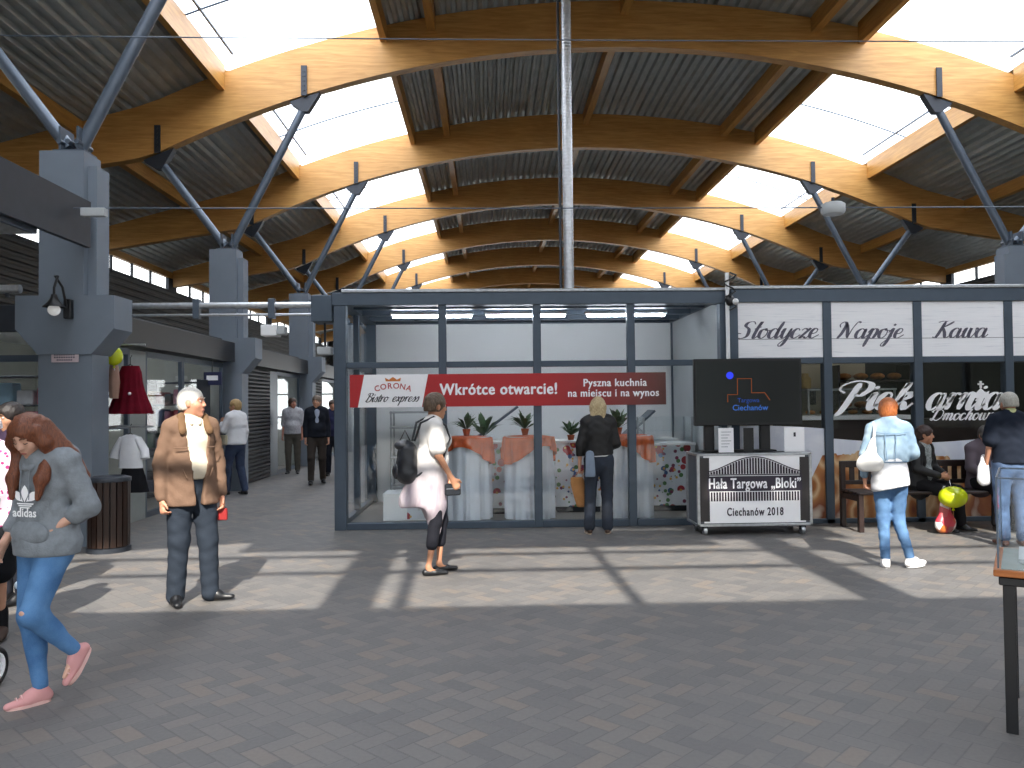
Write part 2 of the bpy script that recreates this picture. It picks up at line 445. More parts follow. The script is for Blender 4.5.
for i, y in enumerate(yy):
    for side in (0, 1):
        c = c0 if (i == 0 and side == 0) else copy_tree(c0)
        if side == 0: c.location = (XL+(.08 if i == 0 else 0), y+(.2 if i == 0 else 0), 0)
        else: c.location = (XR, y+.4, 0); c.rotation_euler = (0, 0, PI)
        setp(c, '%s grey column with corbel and V-shaped steel struts, %s row beside the %s' % (where[i], ['left', 'right'][side], ['shops', 'bakery stall side'][side]), 'column', 'grey columns with V struts')
# ------------------------------------------------------------------ writing
def text(body, size, m, parent, loc, name='lettering', xs=1.0, bold=0.0, shear=0.0, align='CENTER', gap=1.0, ext=.002, rot=0, fat=0, **kw):
    cu = bpy.data.curves.new(name, 'FONT'); cu.body = body; cu.size = size; cu.align_x = align; cu.align_y = 'CENTER'
    cu.offset = bold*size; cu.shear = shear; cu.extrude = ext; cu.space_character = gap; cu.resolution_u = 3
    tmp = bpy.data.objects.new(name, cu); me = bpy.data.meshes.new_from_object(tmp); bpy.data.objects.remove(tmp)
    if fat:
        vs = [v.co.copy() for v in me.vertices]; fs = [tuple(f.vertices) for f in me.polygons]; n = len(vs); q = []
        for k, d in enumerate((-1, 1)): q += [(v.x+d*fat*size, v.y+(k*2-1)*fat*size*.35, v.z+k*.0004) for v in vs]
        me = bpy.data.meshes.new(name); me.from_pydata(q, [], fs+[tuple(i+n for i in f) for f in fs])
    me.materials.clear(); me.materials.append(m); me.name = name
    o = bpy.data.objects.new(name, me); COL.objects.link(o)
    me.transform(Matrix.Diagonal((xs, 1, 1, 1))); me.transform(Matrix.Rotation(PI/2, 4, 'X') @ Matrix.Rotation(rot, 4, 'Z'))
    o.location = loc; o.parent = parent
    return setp(o, **kw)
GL = {  # strokes of a pointed-pen script, x-height 1
 'a': ([[(.74,.78),(.48,1),(.15,.75),(.08,.3),(.3,0),(.6,.25),(.76,.9)],[(.8,1),(.72,.3),(.84,0),(1.12,.35)]],1.05),
 'e': ([[(.1,.42),(.5,.55),(.6,.85),(.38,1),(.12,.7),(.1,.2),(.36,0),(.85,.35)]],.8),
 'i': ([[(0,.5),(.28,1),(.22,.3),(.34,0),(.62,.35)],'dot(.3,1.5)'],.55),
 'k': ([[(.3,1.4),(.5,1.95),(.35,1.2),(.12,0)],[(.2,.4),(.6,1.02),(.72,.75),(.3,.5)],[(.3,.5),(.52,.35),(.66,0),(1.0,.35)]],.95),
 'r': ([[(0,.6),(.2,1),(.2,.55),(.14,0)],[(.2,.4),(.45,.95),(.72,.9)]],.72),
 'n': ([[(0,.6),(.2,1),(.2,.55),(.14,0)],[(.18,.35),(.52,1),(.72,.8),(.66,.25),(.8,0),(1.08,.35)]],1.0),
 'm': ([[(0,.6),(.2,1),(.2,.55),(.14,0)],[(.18,.35),(.48,1),(.64,.8),(.56,0)],[(.6,.35),(.9,1),(1.1,.8),(1.04,.25),(1.16,0),(1.44,.35)]],1.4),
 'o': ([[(.5,1),(.15,.78),(.1,.25),(.36,0),(.66,.3),(.7,.75),(.48,1),(.62,.82),(.95,.8)]],.85),
 'c': ([[(.62,.8),(.42,1),(.12,.7),(.1,.2),(.36,0),(.8,.35)]],.75),
 'h': ([[(.3,1.4),(.5,1.95),(.35,1.2),(.12,0)],[(.2,.4),(.55,1),(.7,.8),(.62,.25),(.74,0),(1.02,.35)]],.95),
 'w': ([[(0,.6),(.22,1),(.14,.3),(.34,0),(.62,.4),(.68,1),(.62,.3),(.84,0),(1.12,.5),(1.1,1),(1.3,.85)]],1.2),
 's': ([[(0,.3),(.42,1),(.55,.5),(.4,0),(.1,.12)]],.65),
 'd': ([[(.74,.78),(.48,1),(.15,.75),(.08,.3),(.3,0),(.6,.25),(.78,.9)],[(1.0,1.95),(.78,.8),(.74,.2),(.86,0),(1.12,.35)]],1.05),
 'y': ([[(0,.6),(.22,1),(.16,.3),(.34,0),(.6,.3),(.78,1)],[(.82,1),(.62,-.3),(.35,-.8),(.15,-.6),(.9,.25)]],.95),
 'z': ([[(.05,.8),(.3,1),(.6,.85),(.75,1),(.1,.05),(.35,.15),(.6,0),(.85,.3)]],.8),
 'p': ([[(0,.6),(.28,1),(.16,0),(.02,-.85)],[(.22,.5),(.52,1),(.78,.75),(.62,.1),(.38,0),(.2,.25)]],.95),
 'j': ([[(0,.6),(.3,1),(.12,-.3),(-.1,-.8),(-.3,-.6),(.4,.25)],'dot(.32,1.5)'],.55),
 'l': ([[(.3,1.4),(.5,1.95),(.3,1.0),(.2,.2),(.32,0),(.6,.35)],'bar(.08,.95,.6,1.25)'],.55),
 'u': ([[(0,.6),(.22,1),(.14,.3),(.34,0),(.62,.4),(.72,1)],[(.74,1),(.68,.3),(.8,0),(1.05,.35)]],1.0),
 'P': ([[(.72,1.95),(.55,1.0),(.28,.0),(.05,-.35)],[(.1,1.0),(-.2,1.35),(.0,1.85),(.6,2.15),(1.25,1.9),(1.3,1.3),(.95,.85),(.6,.9)]],1.35),
 'S': ([[(1.15,1.6),(.95,1.95),(.5,1.85),(.35,1.4),(.75,.9),(.75,.25),(.3,0),(-.1,.15),(-.05,.5),(.2,.5)]],1.15),
 'N': ([[(.05,1.2),(-.05,1.6),(.25,1.95),(.5,1.6),(.35,.6),(.1,0)],[(.5,1.75),(.75,.9),(.95,.05)],[(.95,.05),(1.15,1.1),(1.45,1.95),(1.7,1.8)]],1.55),
 'K': ([[(.0,1.8),(.4,1.95),(.8,1.9)],[(.62,1.9),(.45,.9),(.2,.05),(-.1,.1)],[(1.35,1.9),(.9,1.4),(.45,1.05)],[(.5,1.1),(.8,.6),(1.05,0),(1.45,.3)]],1.35),
 'D': ([[(.55,1.8),(.4,.9),(.2,.1),(.0,.05),(-.1,.25),(.3,.15),(.8,.0),(1.3,.5),(1.35,1.3),(.95,1.85),(.3,1.9),(-.1,1.5),(.05,1.2)]],1.5),
 'B': ([[(.55,1.9),(.4,.9),(.2,.0)],[(.1,1.4),(.3,1.95),(1.0,1.9),(1.0,1.3),(.5,1.05)],[(.5,1.05),(1.1,.8),(.9,.1),(.4,-.05),(.0,.2)]],1.2),
 't': ([[(.4,1.6),(.28,.8),(.2,.2),(.32,0),(.6,.35)],[(.05,1.0),(.6,1.05)]],.5),
 'x': ([[(0,.8),(.2,1),(.45,.2),(.7,.1)],[(.65,1),(.05,0)]],.7),
}
def cr(pts, n=6):
    p = [Vector(q) for q in pts]
    if len(p) == 2: return [p[0].lerp(p[1], i/4) for i in range(5)]
    p = [p[0]*2-p[1]]+p+[p[-1]*2-p[-2]]; out = []
    for i in range(1, len(p)-2):
        for k in range(n):
            t = k/n; a, b, c, d = p[i-1:i+3]
            out.append(.5*((2*b)+(c-a)*t+(2*a-5*b+4*c-d)*t*t+(3*b-a-3*c+d)*t**3))
    out.append(p[-2]); return out
def script(word, xh, m, parent, loc, slant=.4, thin=.045, thick=.2, name='lettering', asc=.75, xw=1.0, **kw):
    b = MB(); cx = 0; items = []
    for ch in word:
        if ch == ' ': cx += .6; continue
        st, adv = GL[ch]
        for s in st:
            if isinstance(s, str):
                nums = [float(v) for v in s[s.index('(')+1:-1].split(',')]
                if s.startswith('dot'): items.append(('dot', nums[0]+cx, nums[1]))
                else: items.append(('st', [Vector((nums[0]+cx, nums[1])), Vector((nums[2]+cx, nums[3]))]))
            else: items.append(('st', cr([(x+cx, y) for x, y in s])))
        cx += adv
    W = cx
    def out(x, y):
        if y > 1: y = 1+(y-1)*asc
        return (((x-W/2)*xw+slant*(y-.5))*xh, 0, (y-.5)*xh)
    for it in items:
        if it[0] == 'dot':
            vs = [out(it[1]+.13*math.cos(a*PI/5), it[2]+.15*math.sin(a*PI/5)) for a in range(10)]; b.add(vs, [tuple(range(10))]); continue
        p = it[1]; vs = []
        for i, q in enumerate(p):
            d = (p[min(i+1, len(p)-1)]-p[max(i-1, 0)])
            if d.length < 1e-6: d = Vector((0, 1))
            d.normalize(); e = min(1, min(i, len(p)-1-i)/3+.4)
            w = (thin+thick*max(0, -d.y)**1.5*e)/2+(.02 if d.y > 0 else 0); nrm = Vector((-d.y, d.x))
            vs += [out(*(q+nrm*w)), out(*(q-nrm*w))]
        b.add(vs, [(2*i, 2*i+1, 2*i+3, 2*i+2) for i in range(len(p)-1)])
    o = b.build(name, m, parent, loc=loc); return setp(o, **kw)
M_ink = mat('dark print', '33303A', .6); M_pwhite = mat('white print', 'FAFAFC', .5, var=.02)
M_redprint = mat('red print', 'B0262A', .6)

# ------------------------------------------------------------------ bistro stall (glazed)
YK = 10.1; KX0, KX1 = -1.92, 3.0; KB = 12.95
kz = 3.0
st = thing('glazed_stall', 'glazed stall with grey frame, red opening banner on its front', 'stall', (0, 0, 0))
def fr(x0, x1, y0, y1, z0, z1, nm, m=None, par=None): return MB().bbox(x0, x1, y0, y1, z0, z1, .006).build(nm, m or M_frame, par or st)
fr(KX0, KX0+.15, YK, YK+.15, 0, 2.85, 'corner_post'); fr(KX1-.02, KX1+.1, YK, YK+.15, 0, 2.85, 'corner_post')
fr(KX0, KX0+.15, KB-.15, KB, 0, 2.85, 'corner_post'); fr(KX1-.02, KX1+.1, KB-.15, KB, 0, 2.85, 'corner_post')
mull = [-.56, .64, 1.84]
for x in mull: fr(x-.05, x+.05, YK+.02, YK+.12, 0, 2.85, 'mullion')
seg = [KX0+.15]+mull+[KX1-.02]
for i in range(4):
    a = seg[i]+(.05 if i else 0); c = seg[i+1]-(.05 if i < 3 else 0)
    fr(a, c, YK+.03, YK+.11, 2.03, 2.105, 'transom'); fr(a, c, YK+.01, YK+.13, 0, .085, 'sill')
    MB().box(a, c, YK+.06, YK+.07, .085, 2.03).build('pane', M_glass, st); MB().box(a, c, YK+.06, YK+.07, 2.105, 2.82).build('pane', M_glass, st)
b = MB(); b.bbox(KX0-.02, KX1+.1, YK-.01, YK+.2, 2.82, kz-.02); b.box(KX0-.02, KX0+.15, YK+.2, KB, 2.85, kz-.02); b.box(KX1-.05, KX1+.1, YK+.2, KB, 2.85, kz-.02); b.box(KX0, KX1, KB-.15, KB, 2.85, kz-.02)
b.build('roof_beam', M_frame, st)
MB().bbox(KX0+.1, KX1+.1, YK-.03, YK+.25, kz-.02, kz+.02).build('roof_edge', M_galv, st)
MB().box(KX0+.12, KX1-.03, YK+.2, KB-.15, 2.93, 3.0).build('roof_panel', M_galv, st)
b = MB()
for y in (10.75, 11.5, 12.2): b.box(KX0+.15, KX1-.05, y-.05, y+.05, 2.84, 2.93)
b.build('ceiling_joist', M_frame, st)
MB().box(KX0+.15, KX1-.02, KB-.08, KB-.03, 0, 2.85).build('back_panel', M_white, st)
MB().box(KX1-.0, KX1+.08, YK+.15, KB-.15, 0, 2.85).build('side_panel', M_lgrey, st)
MB().box(KX0+.05, KX0+.06, YK+.15, KB-.15, .08, 2.85).build('pane', M_glass, st)
fr(KX0+.02, KX0+.1, YK+.15, KB-.15, 2.07, 2.14, 'transom'); fr(KX0+.02, KX0+.1, YK+.15, KB-.15, 0, .08, 'sill'); fr(KX0+.02, KX0+.1, 11.45, 11.55, .08, 2.85, 'mullion')
M_tile = mat('stall floor tile', '8C8780', .35, var=.08, scale=4)
MB().box(KX0+.06, KX1-.02, YK+.13, KB-.05, 0, .02).build('stall_floor', M_tile, st)
# tube lamps
def tube_lamp(x, y, z, L, lab, m=None):
    t = thing('tube_lamp', lab, 'ceiling lamp', (x, y, z), group='tube lamps in the stalls')
    MB().bbox(-L/2, L/2, -.05, .05, -.035, 0).build('housing', M_white, t)
    MB().tube([(-L/2+.03, 0, -.055), (L/2-.03, 0, -.055)], .018, 8).build('tube', m or M_tube, t)
for x, nm in ((-.75, 'leftmost'), (.55, 'middle'), (1.95, 'rightmost')): tube_lamp(x, 11.1, 2.84, 1.15, '%s tube lamp under the ceiling of the glazed stall' % nm)
# dark box at the left top corner
MB().bbox(-2.2, KX0-.02, YK-.02, YK+.4, 2.62, 2.95).build('shutter_box', M_frame, label='short grey box fixed to the upper left corner of the glazed stall', cat='box')
# plinth posts under it
# banner
bn = thing('banner', 'long red and brown opening banner with white writing across the glass stall', 'banner', (0, 0, 0))
BX0, BX1, BZ0, BZ1 = -1.72, 2.27, 1.535, 1.945
def banner_mat():
    t = NT('banner print'); s = t.n('SeparateXYZ', i_Vector=t.obj())
    f = t.n('MapRange', i_Value=s.outputs[0], i_From_Min=.7, i_From_Max=2.2).outputs[0]
    nz = t.n('TexNoise', i_Vector=t.n('Mapping', i_Vector=t.obj(), i_Scale=(1, 1, 8)).outputs[0], i_Scale=2.0)
    c = t.mix(f, srgb('B5262B'), srgb('5E3A36')); c = t.mix(t.math('MULTIPLY', nz.outputs[0], .2), c, srgb('7A2E2C'))
    return t.done(t.n('BsdfPrincipled', i_Base_Color=c, i_Roughness=.45))
MB().box(BX0, BX1, YK-.012, YK-.002, BZ0, BZ1).build('banner_sheet', banner_mat(), bn)
MB().prism([(-1.62, BZ0), (-.82, BZ0), (-.74, BZ1), (-1.54, BZ1)], 'y', YK-.016, YK-.012).build('logo_field', M_pwhite, bn)
for i, ch in enumerate('CORONA'):
    a = (i-2.5)*.13; text(ch, .1, M_redprint, bn, (-1.18+math.sin(a)*.62, YK-.018, 1.80-(1-math.cos(a))*.62), rot=-a, bold=.01, name='logo_letter')
MB().prism([(-1.27, 1.86), (-1.09, 1.86), (-1.08, 1.905), (-1.13, 1.88), (-1.18, 1.915), (-1.23, 1.88), (-1.28, 1.905)], 'y', YK-.018, YK-.016).build('logo_crown', mat('orange print', 'C8783A', .6), bn)
script('Bistro', .062, M_ink, bn, (-1.38, YK-.018, 1.635), thick=.16, thin=.1); script('express', .062, M_ink, bn, (-1.02, YK-.018, 1.635), thick=.16, thin=.1)
text('Wkrótce otwarcie!', .2, M_pwhite, bn, (.15, YK-.014, 1.745), bold=.014, fat=.022, xs=.86, gap=1.1)
text('Pyszna kuchnia', .135, M_pwhite, bn, (1.62, YK-.014, 1.815), bold=.01, fat=.02, xs=.9, gap=1.1)
text('na miejscu i na wynos', .135, M_pwhite, bn, (1.6, YK-.014, 1.685), bold=.01, fat=.02, xs=.88, gap=1.1)

# floral counter inside the stall
def floral():
    t = NT('floral print'); co = t.n('Mapping', i_Vector=t.obj(), i_Scale=(1, .6, 1)).outputs[0]
    cols_ = None
    base = srgb('D6DADF')
    c = base
    for sc, sz, col, off in ((6.5, .36, 'A8323A', 0), (8, .3, '3B5C8C', 3.1), (9, .28, '4F7C46', 7.7), (10, .26, '7A3350', 11.3), (11, .2, 'D3A44C', 17.0)):
        v = t.n('TexVoronoi', i_Vector=t.n('Mapping', i_Vector=co, i_Location=(off, off*.3, off*.7)).outputs[0], i_Scale=sc)
        wn_ = t.n('TexWhiteNoise', i_Vector=v.outputs['Color'], noise_dimensions='3D')
        msk = t.math('MULTIPLY', t.math('LESS_THAN', v.outputs['Distance'], sz), t.math('LESS_THAN', wn_.outputs[0], .62))
        c = t.mix(msk, c, srgb(col))
    return t.done(t.n('BsdfPrincipled', i_Base_Color=c, i_Roughness=.35))
M_floral = floral()
def counter(x0, x1, y0, lab, top=.95, glasscase=False):
    t = thing('display_counter', lab, 'counter', ((x0+x1)/2, y0+.3, .02), group='white counters with a floral print')
    w = (x1-x0)/2
    MB().bbox(-w, w, -.3, .3, .08, top, .008).build('counter_body', M_floral, t)
    MB().bbox(-w+.03, w-.03, -.26, .28, 0, .08).build('plinth', M_dark, t)
    MB().bbox(-w-.01, w+.01, -.31, .31, top, top+.035).build('worktop', M_white, t)
    if glasscase:
        q = MB()
        for sx in (-1, 1):
            for sy in (-1, 1): q.box(sx*(w-.03)-.012, sx*(w-.03)+.012, sy*.24-.012, sy*.24+.012, top+.035, top+.4)
        q.build('case_frame', M_galv, t)
        q = MB(); q.box(-w+.03, w-.03, -.245, -.24, top+.035, top+.4); q.box(-w+.03, w-.03, -.25, .25, top+.4, top+.41); q.box(-w+.025, -w+.03, -.24, .24, top+.035, top+.4); q.box(w-.03, w-.025, -.24, .24, top+.035, top+.4)
        q.build('glass_case', M_glass, t)
        MB().box(-w+.04, w-.04, -.2, .22, top+.2, top+.21).build('glass_shelf', M_glass, t)
    return t
counter(-.35, .28, 11.25, 'floral printed white counter seen between the left two draped tables', .98)
counter(.95, 1.62, 11.3, 'floral printed white counter behind the woman in the black jacket', .98)
counter(2.2, 2.95, 11.3, 'floral printed counter carrying a glass case, right end of the stall', .93, True)
# white fridge chest and racks at left
t = thing('chest', 'low white box with a floral front on the stall floor, left of the counters', 'chest', (-1.13, 11.0, .02))
MB().bbox(-.27, .42, -.25, .25, 0, .36).build('chest_body', M_white, t); MB().box(.05, .42, -.258, -.251, .02, .34).build('print', M_floral, t)
t = thing('steel_shelf', 'tall steel shelf rack standing at the left rear of the stall', 'shelf', (-1.05, 12.3, .02))
for sx in (-1, 1):
    for sy in (-1, 1): MB().tube([(sx*.4, sy*.2, 0), (sx*.4, sy*.2, 1.45)], .014, 8).build('upright', M_galv, t)
for z in (.3, .75, 1.2, 1.43): MB().bbox(-.42, .42, -.22, .22, z-.015, z+.015).build('shelf', M_galv, t)
t = thing('serving_hood', 'slanted grey glass serving hood on the counter left of centre in the stall', 'hood', (.15, 12.0, .02))
MB().box(-.6, .45, -.3, .35, 0, 1.0).build('hood_base', M_lgrey, t)
MB().bar((-.35, -.1, 1.02), (.3, -.1, 1.5), .5, .03).build('hood_lid', M_strut, t)
t = thing('serving_hood', 'slanted grey lid over the counter near the right end of the stall', 'hood', (2.25, 12.2, .02))
MB().box(-.35, .6, -.3, .35, 0, 1.0).build('hood_base', M_lgrey, t)
MB().bar((-.2, -.1, 1.02), (.25, -.1, 1.42), .5, .03).build('hood_lid', M_strut, t)

# draped bar tables
M_cloth = mat('white table cloth', 'DADFE6', .8, var=.03, bump=.2); M_orange = mat('orange cloth', 'CF5F2A', .6, var=.18, scale=6)
M_pot = mat('terracotta pot', 'B5613A', .7); M_leaf = mat('plant leaves', '3C5A35', .6, var=.3, scale=12)
def bar_table():
    t = thing('bar_table', None, 'table')
    MB().tube([(0, 0, .02), (0, 0, 1.08)], .03, 10).build('stem', M_galv, t)
    MB().lathe(lambda th, k: (.27, .02*k), 24, 1, cap=True).build('foot', M_galv, t)
    MB().lathe(lambda th, k: (.29, 1.08+.02*k), 32, 1, cap=True).build('table_top', M_white, t)
    def cl(th, k):
        z = 1.108*(1-k)+.03*k; f = min(1, k*1.6)
        return (.31+.03*f*math.sin(th*13+.6*math.sin(3*th))+.012*f*math.sin(th*23+1)), z
    b = MB(); b.lathe(cl, 130, 14); b.lathe(lambda th, k: (.31*k+.001, 1.109), 40, 1); b.build('cloth', M_cloth, t)
    def ov(th, k):
        drop = .13+.24*abs(math.cos(1*th+.5))**2
        if k < .2: return .34*k/.2+.001, 1.118
        q = (k-.2)/.8; f = min(1, q*1.4); return .326+.036*f*math.sin(th*13+.6*math.sin(3*th))+.018, 1.118-drop*q
    MB().lathe(ov, 130, 8).build('overlay', M_orange, t)
    return t
def potted(x, y, z, h, lab, n=26, name='potted_plant'):
    t = thing(name, lab, 'plant', (x, y, z), group='small potted plants in the stall'); rr = random.Random(int(x*100)+7)
    MB().lathe(lambda th, k: (.035+.02*k, .09*k), 16, 1, cap=True).build('pot', M_pot, t)
    b = MB()
    for i in range(n):
        a = rr.random()*2*PI; e = .3+rr.random()*1.1; L = h*(.5+.5*rr.random()); d = Vector((math.cos(a)*math.cos(e), math.sin(a)*math.cos(e), math.sin(e)))
        s = d.cross(Vector((0, 0, 1))).normalized()*L*.13; p0 = Vector((0, 0, .08)); m_ = p0+d*L*.6+Vector((0, 0, .02)); e_ = p0+d*L-Vector((0, 0, L*.12))
        b.add([p0, m_+s, e_, m_-s, m_+Vector((0, 0, .006))], [(0, 1, 4), (1, 2, 4), (2, 3, 4), (3, 0, 4)])
    b.build('leaves', M_leaf, t)
bt = bar_table()
labs = ['tall white-draped round table with orange overlay, beside the woman in white tunic', 'tall white-draped round table with orange overlay, at the middle mullion of the stall', 'tall white-draped round table with orange overlay, right of the woman in black jacket']
for i, (x, y, a) in enumerate(((-.28, 10.72, .3), (.55, 10.68, 1.1), (1.87, 10.68, 0))):
    c = bt if i == 0 else copy_tree(bt); c.location = (x, y, 0.02); c.rotation_euler = (0, 0, a); setp(c, labs[i], None, 'draped bar tables in the stall')
potted(-.28, 10.72, 1.142, .3, 'small leafy plant in a pot on the draped table left of centre'); potted(.5, 10.66, 1.142, .34, 'leafy plant in a pot on the middle draped table')
potted(1.75, 10.66, 1.142, .36, 'leafy plant in a pot on the right draped table, behind the mullion'); potted(-.05, 11.5, 1.018, .42, 'dark green potted plant on the counter behind the white tunic woman')
potted(1.2, 11.5, 1.018, .3, 'small plant in a pot on the counter behind the black jacket woman')

# ------------------------------------------------------------------ bakery stall
bk = thing('bakery_stall', 'bakery stall with white plank signs above and large script lettering on its windows', 'stall', (0, 0, 0))
def planks():
    t = NT('white plank print'); co = t.obj()
    mp = t.n('Mapping', i_Vector=co, i_Scale=(1.5, 1, 30)).outputs[0]
    nz = t.n('TexNoise', i_Vector=mp, i_Scale=2.0, i_Detail=5.0)
    s = t.n('SeparateXYZ', i_Vector=co); ln = t.math('LESS_THAN', t.math('ABSOLUTE', t.math('SUBTRACT', t.math('FLOORED_MODULO', t.math('SUBTRACT', s.outputs[2], 2.35), 1.0), .006)), .004)
    c = t.ramp(nz.outputs[0], [(.2, 'C9CDD6'), (.4, 'F0F1F4'), (1, 'FAFAFC')]); c = t.mix(ln, c, srgb('8D8C90'))
    return t.done(t.n('BsdfPrincipled', i_Base_Color=c, i_Roughness=.5))
M_plank = planks()
BM = [P(q, 330, YK).x for q in (734, 827.5, 918, 1009, 1100, 1190)]     # mullions
BE = BM[-1]+.05; kz = 3.0
def frb(*a): return fr(*a[:6], a[6], par=bk)
for i, x in enumerate(BM): frb(x-.055, x+.055, YK+.0, YK+.12, 0, 2.83, 'mullion')
b = MB(); b.bbox(KX1+.12, BE, YK-.01, YK+.2, 2.83, kz); b.build('roof_beam', M_frame, bk)
MB().bbox(KX1+.12, BE, YK-.03, YK+.25, kz, kz+.04).build('roof_edge', M_galv, bk)
MB().box(KX1+.12, BE, YK+.2, KB, 2.9, 3.0).build('roof_panel', M_lgrey, bk)
signs = ['Slodycze', 'Napoje', 'Kawa', None, None]
for i in range(5):
    a, c = BM[i]+.055, BM[i+1]-.055
    MB().box(a, c, YK+.02, YK+.06, 2.12, 2.83).build('sign_panel', M_plank, bk)
    frb(a, c, YK+.01, YK+.11, 2.04, 2.12, 'transom')
    if signs[i]: script(signs[i], .125, mat('grey print', '5E5C6A'), bk, ((a+c)/2-.02, YK+.016, 2.41+(.01 if i else .02)), thick=.24, thin=.06, xw=1.2)
    MB().box(a, c, YK+.05, YK+.06, 1.2, 2.04).build('pane', M_glass, bk)
frb(KX1+.12, BE, YK+.0, YK+.1, 0, .06, 'sill')
def bread():
    t = NT('bread print'); co = t.obj(); s = t.n('SeparateXYZ', i_Vector=co); x, z = s.outputs[0], s.outputs[2]
    nz = t.n('TexNoise', i_Vector=co, i_Scale=2.2, i_Detail=3.0, i_Distortion=.8)
    vo = t.n('TexVoronoi', feature='SMOOTH_F1', i_Vector=t.n('Mapping', i_Vector=co, i_Rotation=(0, .6, 0), i_Scale=(2.2, 1, 1.2)).outputs[0], i_Scale=2.0, i_Smoothness=.6)
    br = t.ramp(t.math('ADD', t.math('MULTIPLY', vo.outputs['Distance'], .9), t.math('MULTIPLY', nz.outputs[0], .35)), [(.2, '7A3A1E'), (.36, 'A8652F'), (.5, 'DDBD92'), (.62, 'B97A45'), (.78, '8A4A2A'), (.9, 'E6DCCB')])
    bd = t.math('ADD', .92, t.math('MULTIPLY', t.math('SINE', t.math('MULTIPLY', x, 1.6)), .1))
    cl = t.ramp(nz.outputs[0], [(.3, 'C9CEDC'), (.7, 'E8EAF0')])
    # white cloth at left/top, bread lower right
    edge = t.math('ADD', t.math('SUBTRACT', bd, z), t.math('MULTIPLY', t.math('SUBTRACT', nz.outputs[0], .5), .3))
    lft = t.math('GREATER_THAN', t.math('ADD', x, t.math('MULTIPLY', z, -.5)), 3.85)
    c = t.mix(t.math('MULTIPLY', t.math('GREATER_THAN', edge, .12), lft), cl, br)
    return t.done(t.n('BsdfPrincipled', i_Base_Color=c, i_Roughness=.4))
M_bread = bread()
for i in range(5):
    a, c = BM[i]+.055, BM[i+1]-.055; n = 10
    poly = [(a, .06), (c, .06)]+[(c+(a-c)*k/n, 1.19+.06*math.sin(((c+(a-c)*k/n)-3.2)*1.5+1.2)-(.12 if c > 4.4 else 0)) for k in range(n+1)]
    MB().prism(poly, 'y', YK+.03, YK+.05).build('printed_panel', M_bread, bk)
MB().box(KX1+.15, BE, KB-.1, KB-.03, 0, 2.9).build('back_panel', M_black, bk)
MB().box(KX1+.15, 6.15, KB-.13, KB-.1, 1.0, 2.9).build('cream_wall', M_cream, bk)
MB().box(BE-.06, BE, YK+.2, KB, 0, 2.9).build('side_panel', M_dark, bk)
MB().box(KX1+.13, KX1+.18, YK+.2, KB, 0, 2.9).build('side_panel', M_cream, bk)
MB().box(KX1+.15, BE, YK+.12, KB-.1, 0, .02).build('stall_floor', M_tile, bk)
script('Piek', .215, M_pwhite, bk, (P(878, 405, YK).x, YK+.046, P(878, 401, YK).z), thick=.27, thin=.09, xw=1.22, asc=.62)
script('arnia', .215, M_pwhite, bk, (P(968, 405, YK).x, YK+.046, P(968, 401, YK).z), thick=.27, thin=.09, xw=1.04, asc=.62)
script('Dmochowscy', .09, M_pwhite, bk, (P(971, 415, YK).x, YK+.046, P(971, 416.5, YK).z), thick=.22, thin=.09, xw=1.1, asc=.6)
q = MB()   # little crown emblem
cx_, cz_ = P(983, 390, YK).x, P(983, 391, YK).z
q.prism([(cx_-.09, cz_-.09), (cx_+.09, cz_-.09), (cx_+.11, cz_), (cx_+.06, cz_-.02), (cx_, cz_+.04), (cx_-.06, cz_-.02), (cx_-.11, cz_)], 'y', YK+.043, YK+.048)
q.prism([(cx_-.015, cz_+.04), (cx_+.015, cz_+.04), (cx_+.015, cz_+.13), (cx_-.015, cz_+.13)], 'y', YK+.043, YK+.048); q.prism([(cx_-.04, cz_+.08), (cx_+.04, cz_+.08), (cx_+.04, cz_+.1), (cx_-.04, cz_+.1)], 'y', YK+.043, YK+.048)
q.build('crown_emblem', M_pwhite, bk)
# bakery interior: shelf, counter, goods, coffee machine
t = thing('sales_counter', 'long sales counter with white top inside the bakery stall', 'counter', (0, 0, 0.02))
MB().bbox(4.1, 8.6, 10.75, 11.4, 0, 1.28).build('counter_body', mat('counter brown', '2A1F1A', .5), t)
MB().bbox(4.05, 5.75, 10.7, 11.45, 1.28, 1.34).build('worktop', M_white, t)
t = thing('wall_shelf', 'dark wall shelf with small goods on the cream wall of the bakery', 'shelf', (0, 0, 0))
MB().box(3.4, 5.3, KB-.45, KB-.14, 1.72, 1.76).build('board', M_dark, t)
for x in (3.5, 4.3, 5.2): MB().box(x-.02, x+.02, KB-.4, KB-.14, 1.5, 1.72).build('bracket', M_dark, t)
cols_ = ['8B3A2B', 'C9B27A', '5E6B3A', 'D8D3C6', '6A4A34', 'A8A8A0', '3C4E6B']
for i in range(9):
    w = .05+.02*(i % 3); h = .14+.05*((i*7) % 3); x = 3.5+i*.2
    m = mat('jar %d' % (i % 7), cols_[i % 7], .4)
    o = MB().lathe(lambda th, k: ((w if k < .7 else w*.6), h*k), 12, 6, cap=True).build('jar', m, None, 'small %s jar on the dark shelf of the bakery, number %s from the left' % (['red', 'tan', 'olive', 'white', 'brown', 'grey', 'blue'][i % 7], ['one', 'two', 'three', 'four', 'five', 'six', 'seven', 'eight', 'nine'][i]), 'jar', 'jars on the bakery shelf', loc=(x, KB-.28, 1.762))
t = thing('bread_rack', 'dark rack with loaves at the back of the bakery stall', 'rack', (6.1, KB-.35, .02))
for z in (.5, .95, 1.4, 1.85): MB().bbox(-.55, .55, -.2, .2, z-.02, z+.02).build('shelf', M_darkwood, t)
for sx in (-1, 1): MB().bbox(sx*.57-.02, sx*.57+.02, -.2, .2, 0, 2.1).build('side', M_darkwood, t)
M_loaf = mat('loaf crust', 'A8713A', .7, var=.3, scale=15)
k = 0
